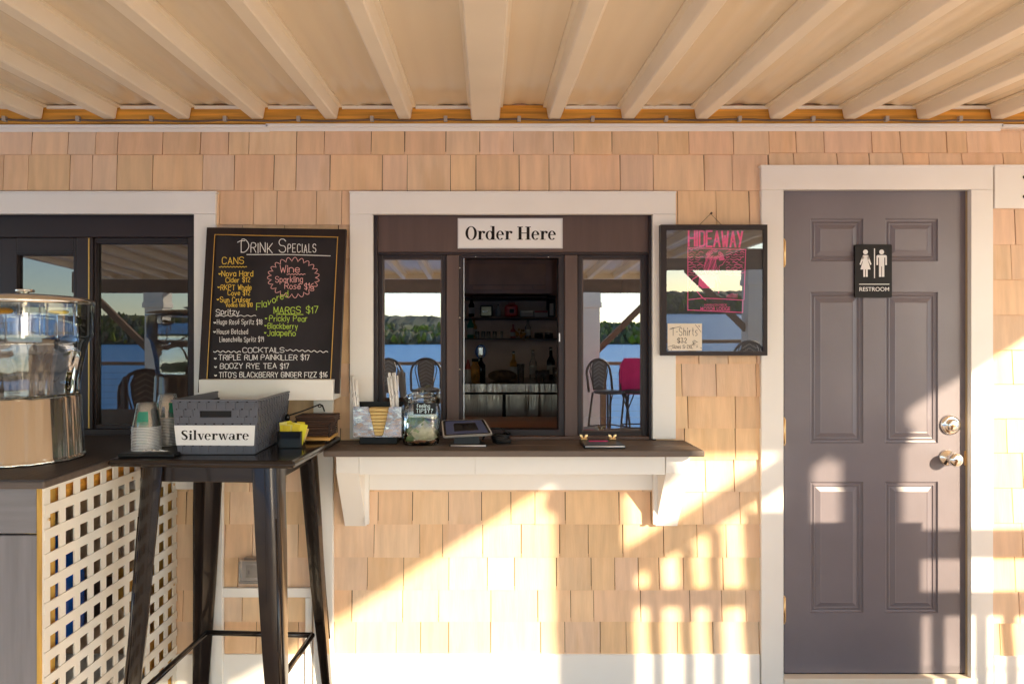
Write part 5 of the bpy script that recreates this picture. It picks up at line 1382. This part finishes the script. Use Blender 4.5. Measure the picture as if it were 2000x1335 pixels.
for si, (c, n, lb, gp) in enumerate(((Vector((X(286, .50), -.50, ZTR)), 16, 'clear plastic cup nested upside down in the front cup stack', 'cups in the front stack'), (Vector((X(327, .385), -.385, ZTR)), 19, 'clear plastic cup nested upside down in the taller rear cup stack', 'cups in the rear stack'))):
    for i in range(n):
        o = cup0 if first else copy_tree(cup0); first = False
        o.location = c+Vector((random.uniform(-.0008, .0008), random.uniform(-.0008, .0008), i*.0052 if si == 0 else i*.0054)); o.rotation_euler = (0, 0, random.uniform(-.15, .15)+(0 if si == 0 else 1.0))
        tag(o, lb, 'cup', gp)
        if i == n-1:
            o['label'] = 'topmost cup of the front upside down cup stack' if si == 0 else 'topmost cup of the taller rear upside down cup stack'
random.seed(14)
mb = MB(); g_ = {}
for i in range(13):
    for j in range(7):
        x = X(283, .555)+i*.0068; d = .545+j*.0055
        g_[i, j] = mb.bm.verts.new((x+random.uniform(-.002, .002), -d, ZTR+.001+abs(random.gauss(0, .003))+(.004 if j > 2 else 0)))
for i in range(12):
    for j in range(6): mb.bm.faces.new((g_[i, j], g_[i+1, j], g_[i+1, j+1], g_[i, j+1]))
tag(mb.build('crumpled_napkin', M['white']), 'small crumpled white paper on the tray before the cups', 'napkin')

# ---- sweetener caddy
sx0, sx1, sd1 = X(541.5, .394), X(588, .394), .394
sw = thing('sweetener_caddy', 'glossy black square caddy filled with yellow sweetener packets', 'caddy', ((sx0+sx1)/2, -.36, ZTB))
mb = MB(); zc_ = ZTB+.060; sd0 = sd1-.066
mb.box(sx0, sx1, sd1-.004, sd1, ZTB+.0005, zc_, .0015); mb.box(sx0, sx1, sd0, sd0+.004, ZTB+.0005, zc_, .0015); mb.box(sx0, sx0+.004, sd0+.004, sd1-.004, ZTB+.0005, zc_, .001); mb.box(sx1-.004, sx1, sd0+.004, sd1-.004, ZTB+.0005, zc_, .001); mb.box(sx0+.004, sx1-.004, sd0+.004, sd1-.004, ZTB+.001, ZTB+.005)
mb.build('caddy_box', M['blackgloss'], sw)
random.seed(6)
for k in range(13):
    row = k % 2; i = k//2
    cx = sx0+.018+i*.0088+row*.005; cd = sd1-.012-row*.016-random.uniform(0, .01)
    an = (-.10+.045*i)+random.uniform(-.06, .10)
    mb = MB(); h_ = .072+random.uniform(-.006, .010)+row*.008
    mb.box(-.014, .014, -.0013, .0013, 0, h_, .0011)
    for v in mb.bm.verts:
        v.co.y += .0016*math.sin(v.co.z*70); v.co = Matrix.Rotation(an, 3, 'Y') @ (Matrix.Rotation(-.08, 3, 'X') @ v.co)
        v.co += Vector((cx, -cd, ZTB+.0065))
    o = mb.build('sweetener_packet', M[('yellow', 'yellow3', 'yellow2')[k % 3]]); tag(o, 'yellow sweetener packet standing in the black caddy', 'packet', 'yellow packets in the black caddy')
mb = MB(); mb.box(-.0175, .0175, -.0015, .0015, 0, .066, .001)
for v in mb.bm.verts: v.co = Matrix.Rotation(.33, 3, 'Y') @ v.co + Vector((sx1-.021, -(sd1-.046), ZTB+.0065))
tag(mb.build('sweetener_packet', M['kraft']), 'paler tan packet leaning out at the right of the black caddy', 'packet')

# ---- napkin holder with wooden base
nx0, nx1 = X(592, .19)-.035, -.590
nh = thing('napkin_holder', 'black wire napkin holder on a bamboo base at the table corner', 'napkin holder', ((nx0+nx1)/2, -.19, ZTB))
mb = MB(); mb.box(nx0, nx1, .115, .265, ZTB+.008, ZTB+.019, .002); mb.build('bamboo_base', M['bamboo'], nh)
mb = MB()
for x, d in ((nx0+.012, .13), (nx1-.012, .13), (nx0+.012, .25), (nx1-.012, .25)): mb.lathe([(.001, 0), (.006, 0), (.006, .0078), (.001, .0078)], (x, -d, ZTB+.0002), 10)
mb.build('rubber_feet', M['black'], nh)
mb = MB(); zz = ZTB+.0195; zw = ZTB+.088; r = .0022
for d in (.12, .26):
    mb.tube([(nx1-.003, -d, zz), (nx1-.003, -d, zw-.012), (nx1-.03, -d, zw), (nx0+.03, -d, zw), (nx0+.003, -d, zw-.012), (nx0+.003, -d, zz)], r, 6) if d < .2 else mb.tube([(nx1-.003, -d, zz), (nx1-.003, -d, zw-.02)], r, 6)
for x in (nx1-.003, nx0+.003):
    mb.tube([(x, -.12, zw-.012), (x, -.26, zw-.020)], r, 6)
    mb.tube([(x, -.14, zz), (x, -.185, zw-.016), (x, -.235, zz)], r*.8, 6)
mb.build('wire_frame', M['black'], nh)
mb = MB(); xm = (nx0+nx1)/2+.01
mb.tube([(xm-.095, -.235, zw+.012), (xm-.05, -.21, zw+.026), (xm+.012, -.19, zw+.050), (xm+.022, -.188, zw+.046), (xm+.03, -.185, zw+.022)], .0028, 8); mb.tube([(xm+.012+.006*math.cos(a), -.19, zw+.045+.006*math.sin(a)) for a in (k*math.pi/6 for k in range(12))], .0022, 6, True)
am = mb.build('weight_arm', M['black'], nh)
mb = MB(); mb.ball((xm-.100, -.238, zw+.004), .0095, 14, (1, 1, 1.6)); mb.build('weight', M['blackgloss'], am)
random.seed(3)
zc2 = zz+.0006
for k in range(9):
    t_ = .0088; w0 = .066+.006*min(k, 7)/7
    mb = MB(); ox = random.uniform(-.002, .002); mb.box(xm-w0+ox, xm+w0+ox+(.008 if k > 5 else 0), .135, .235+random.uniform(-.004, .006), zc2, zc2+t_-.0004, .0035)
    for v in mb.bm.verts: v.co.z += .0026*math.sin((v.co.x-xm)*22+k*.15)*(k/9)
    tag(mb.build('brown_napkin', M['brownpaper']), 'folded dark brown napkin in the black wire holder', 'napkin', 'dark brown napkins in the wire holder'); zc2 += t_
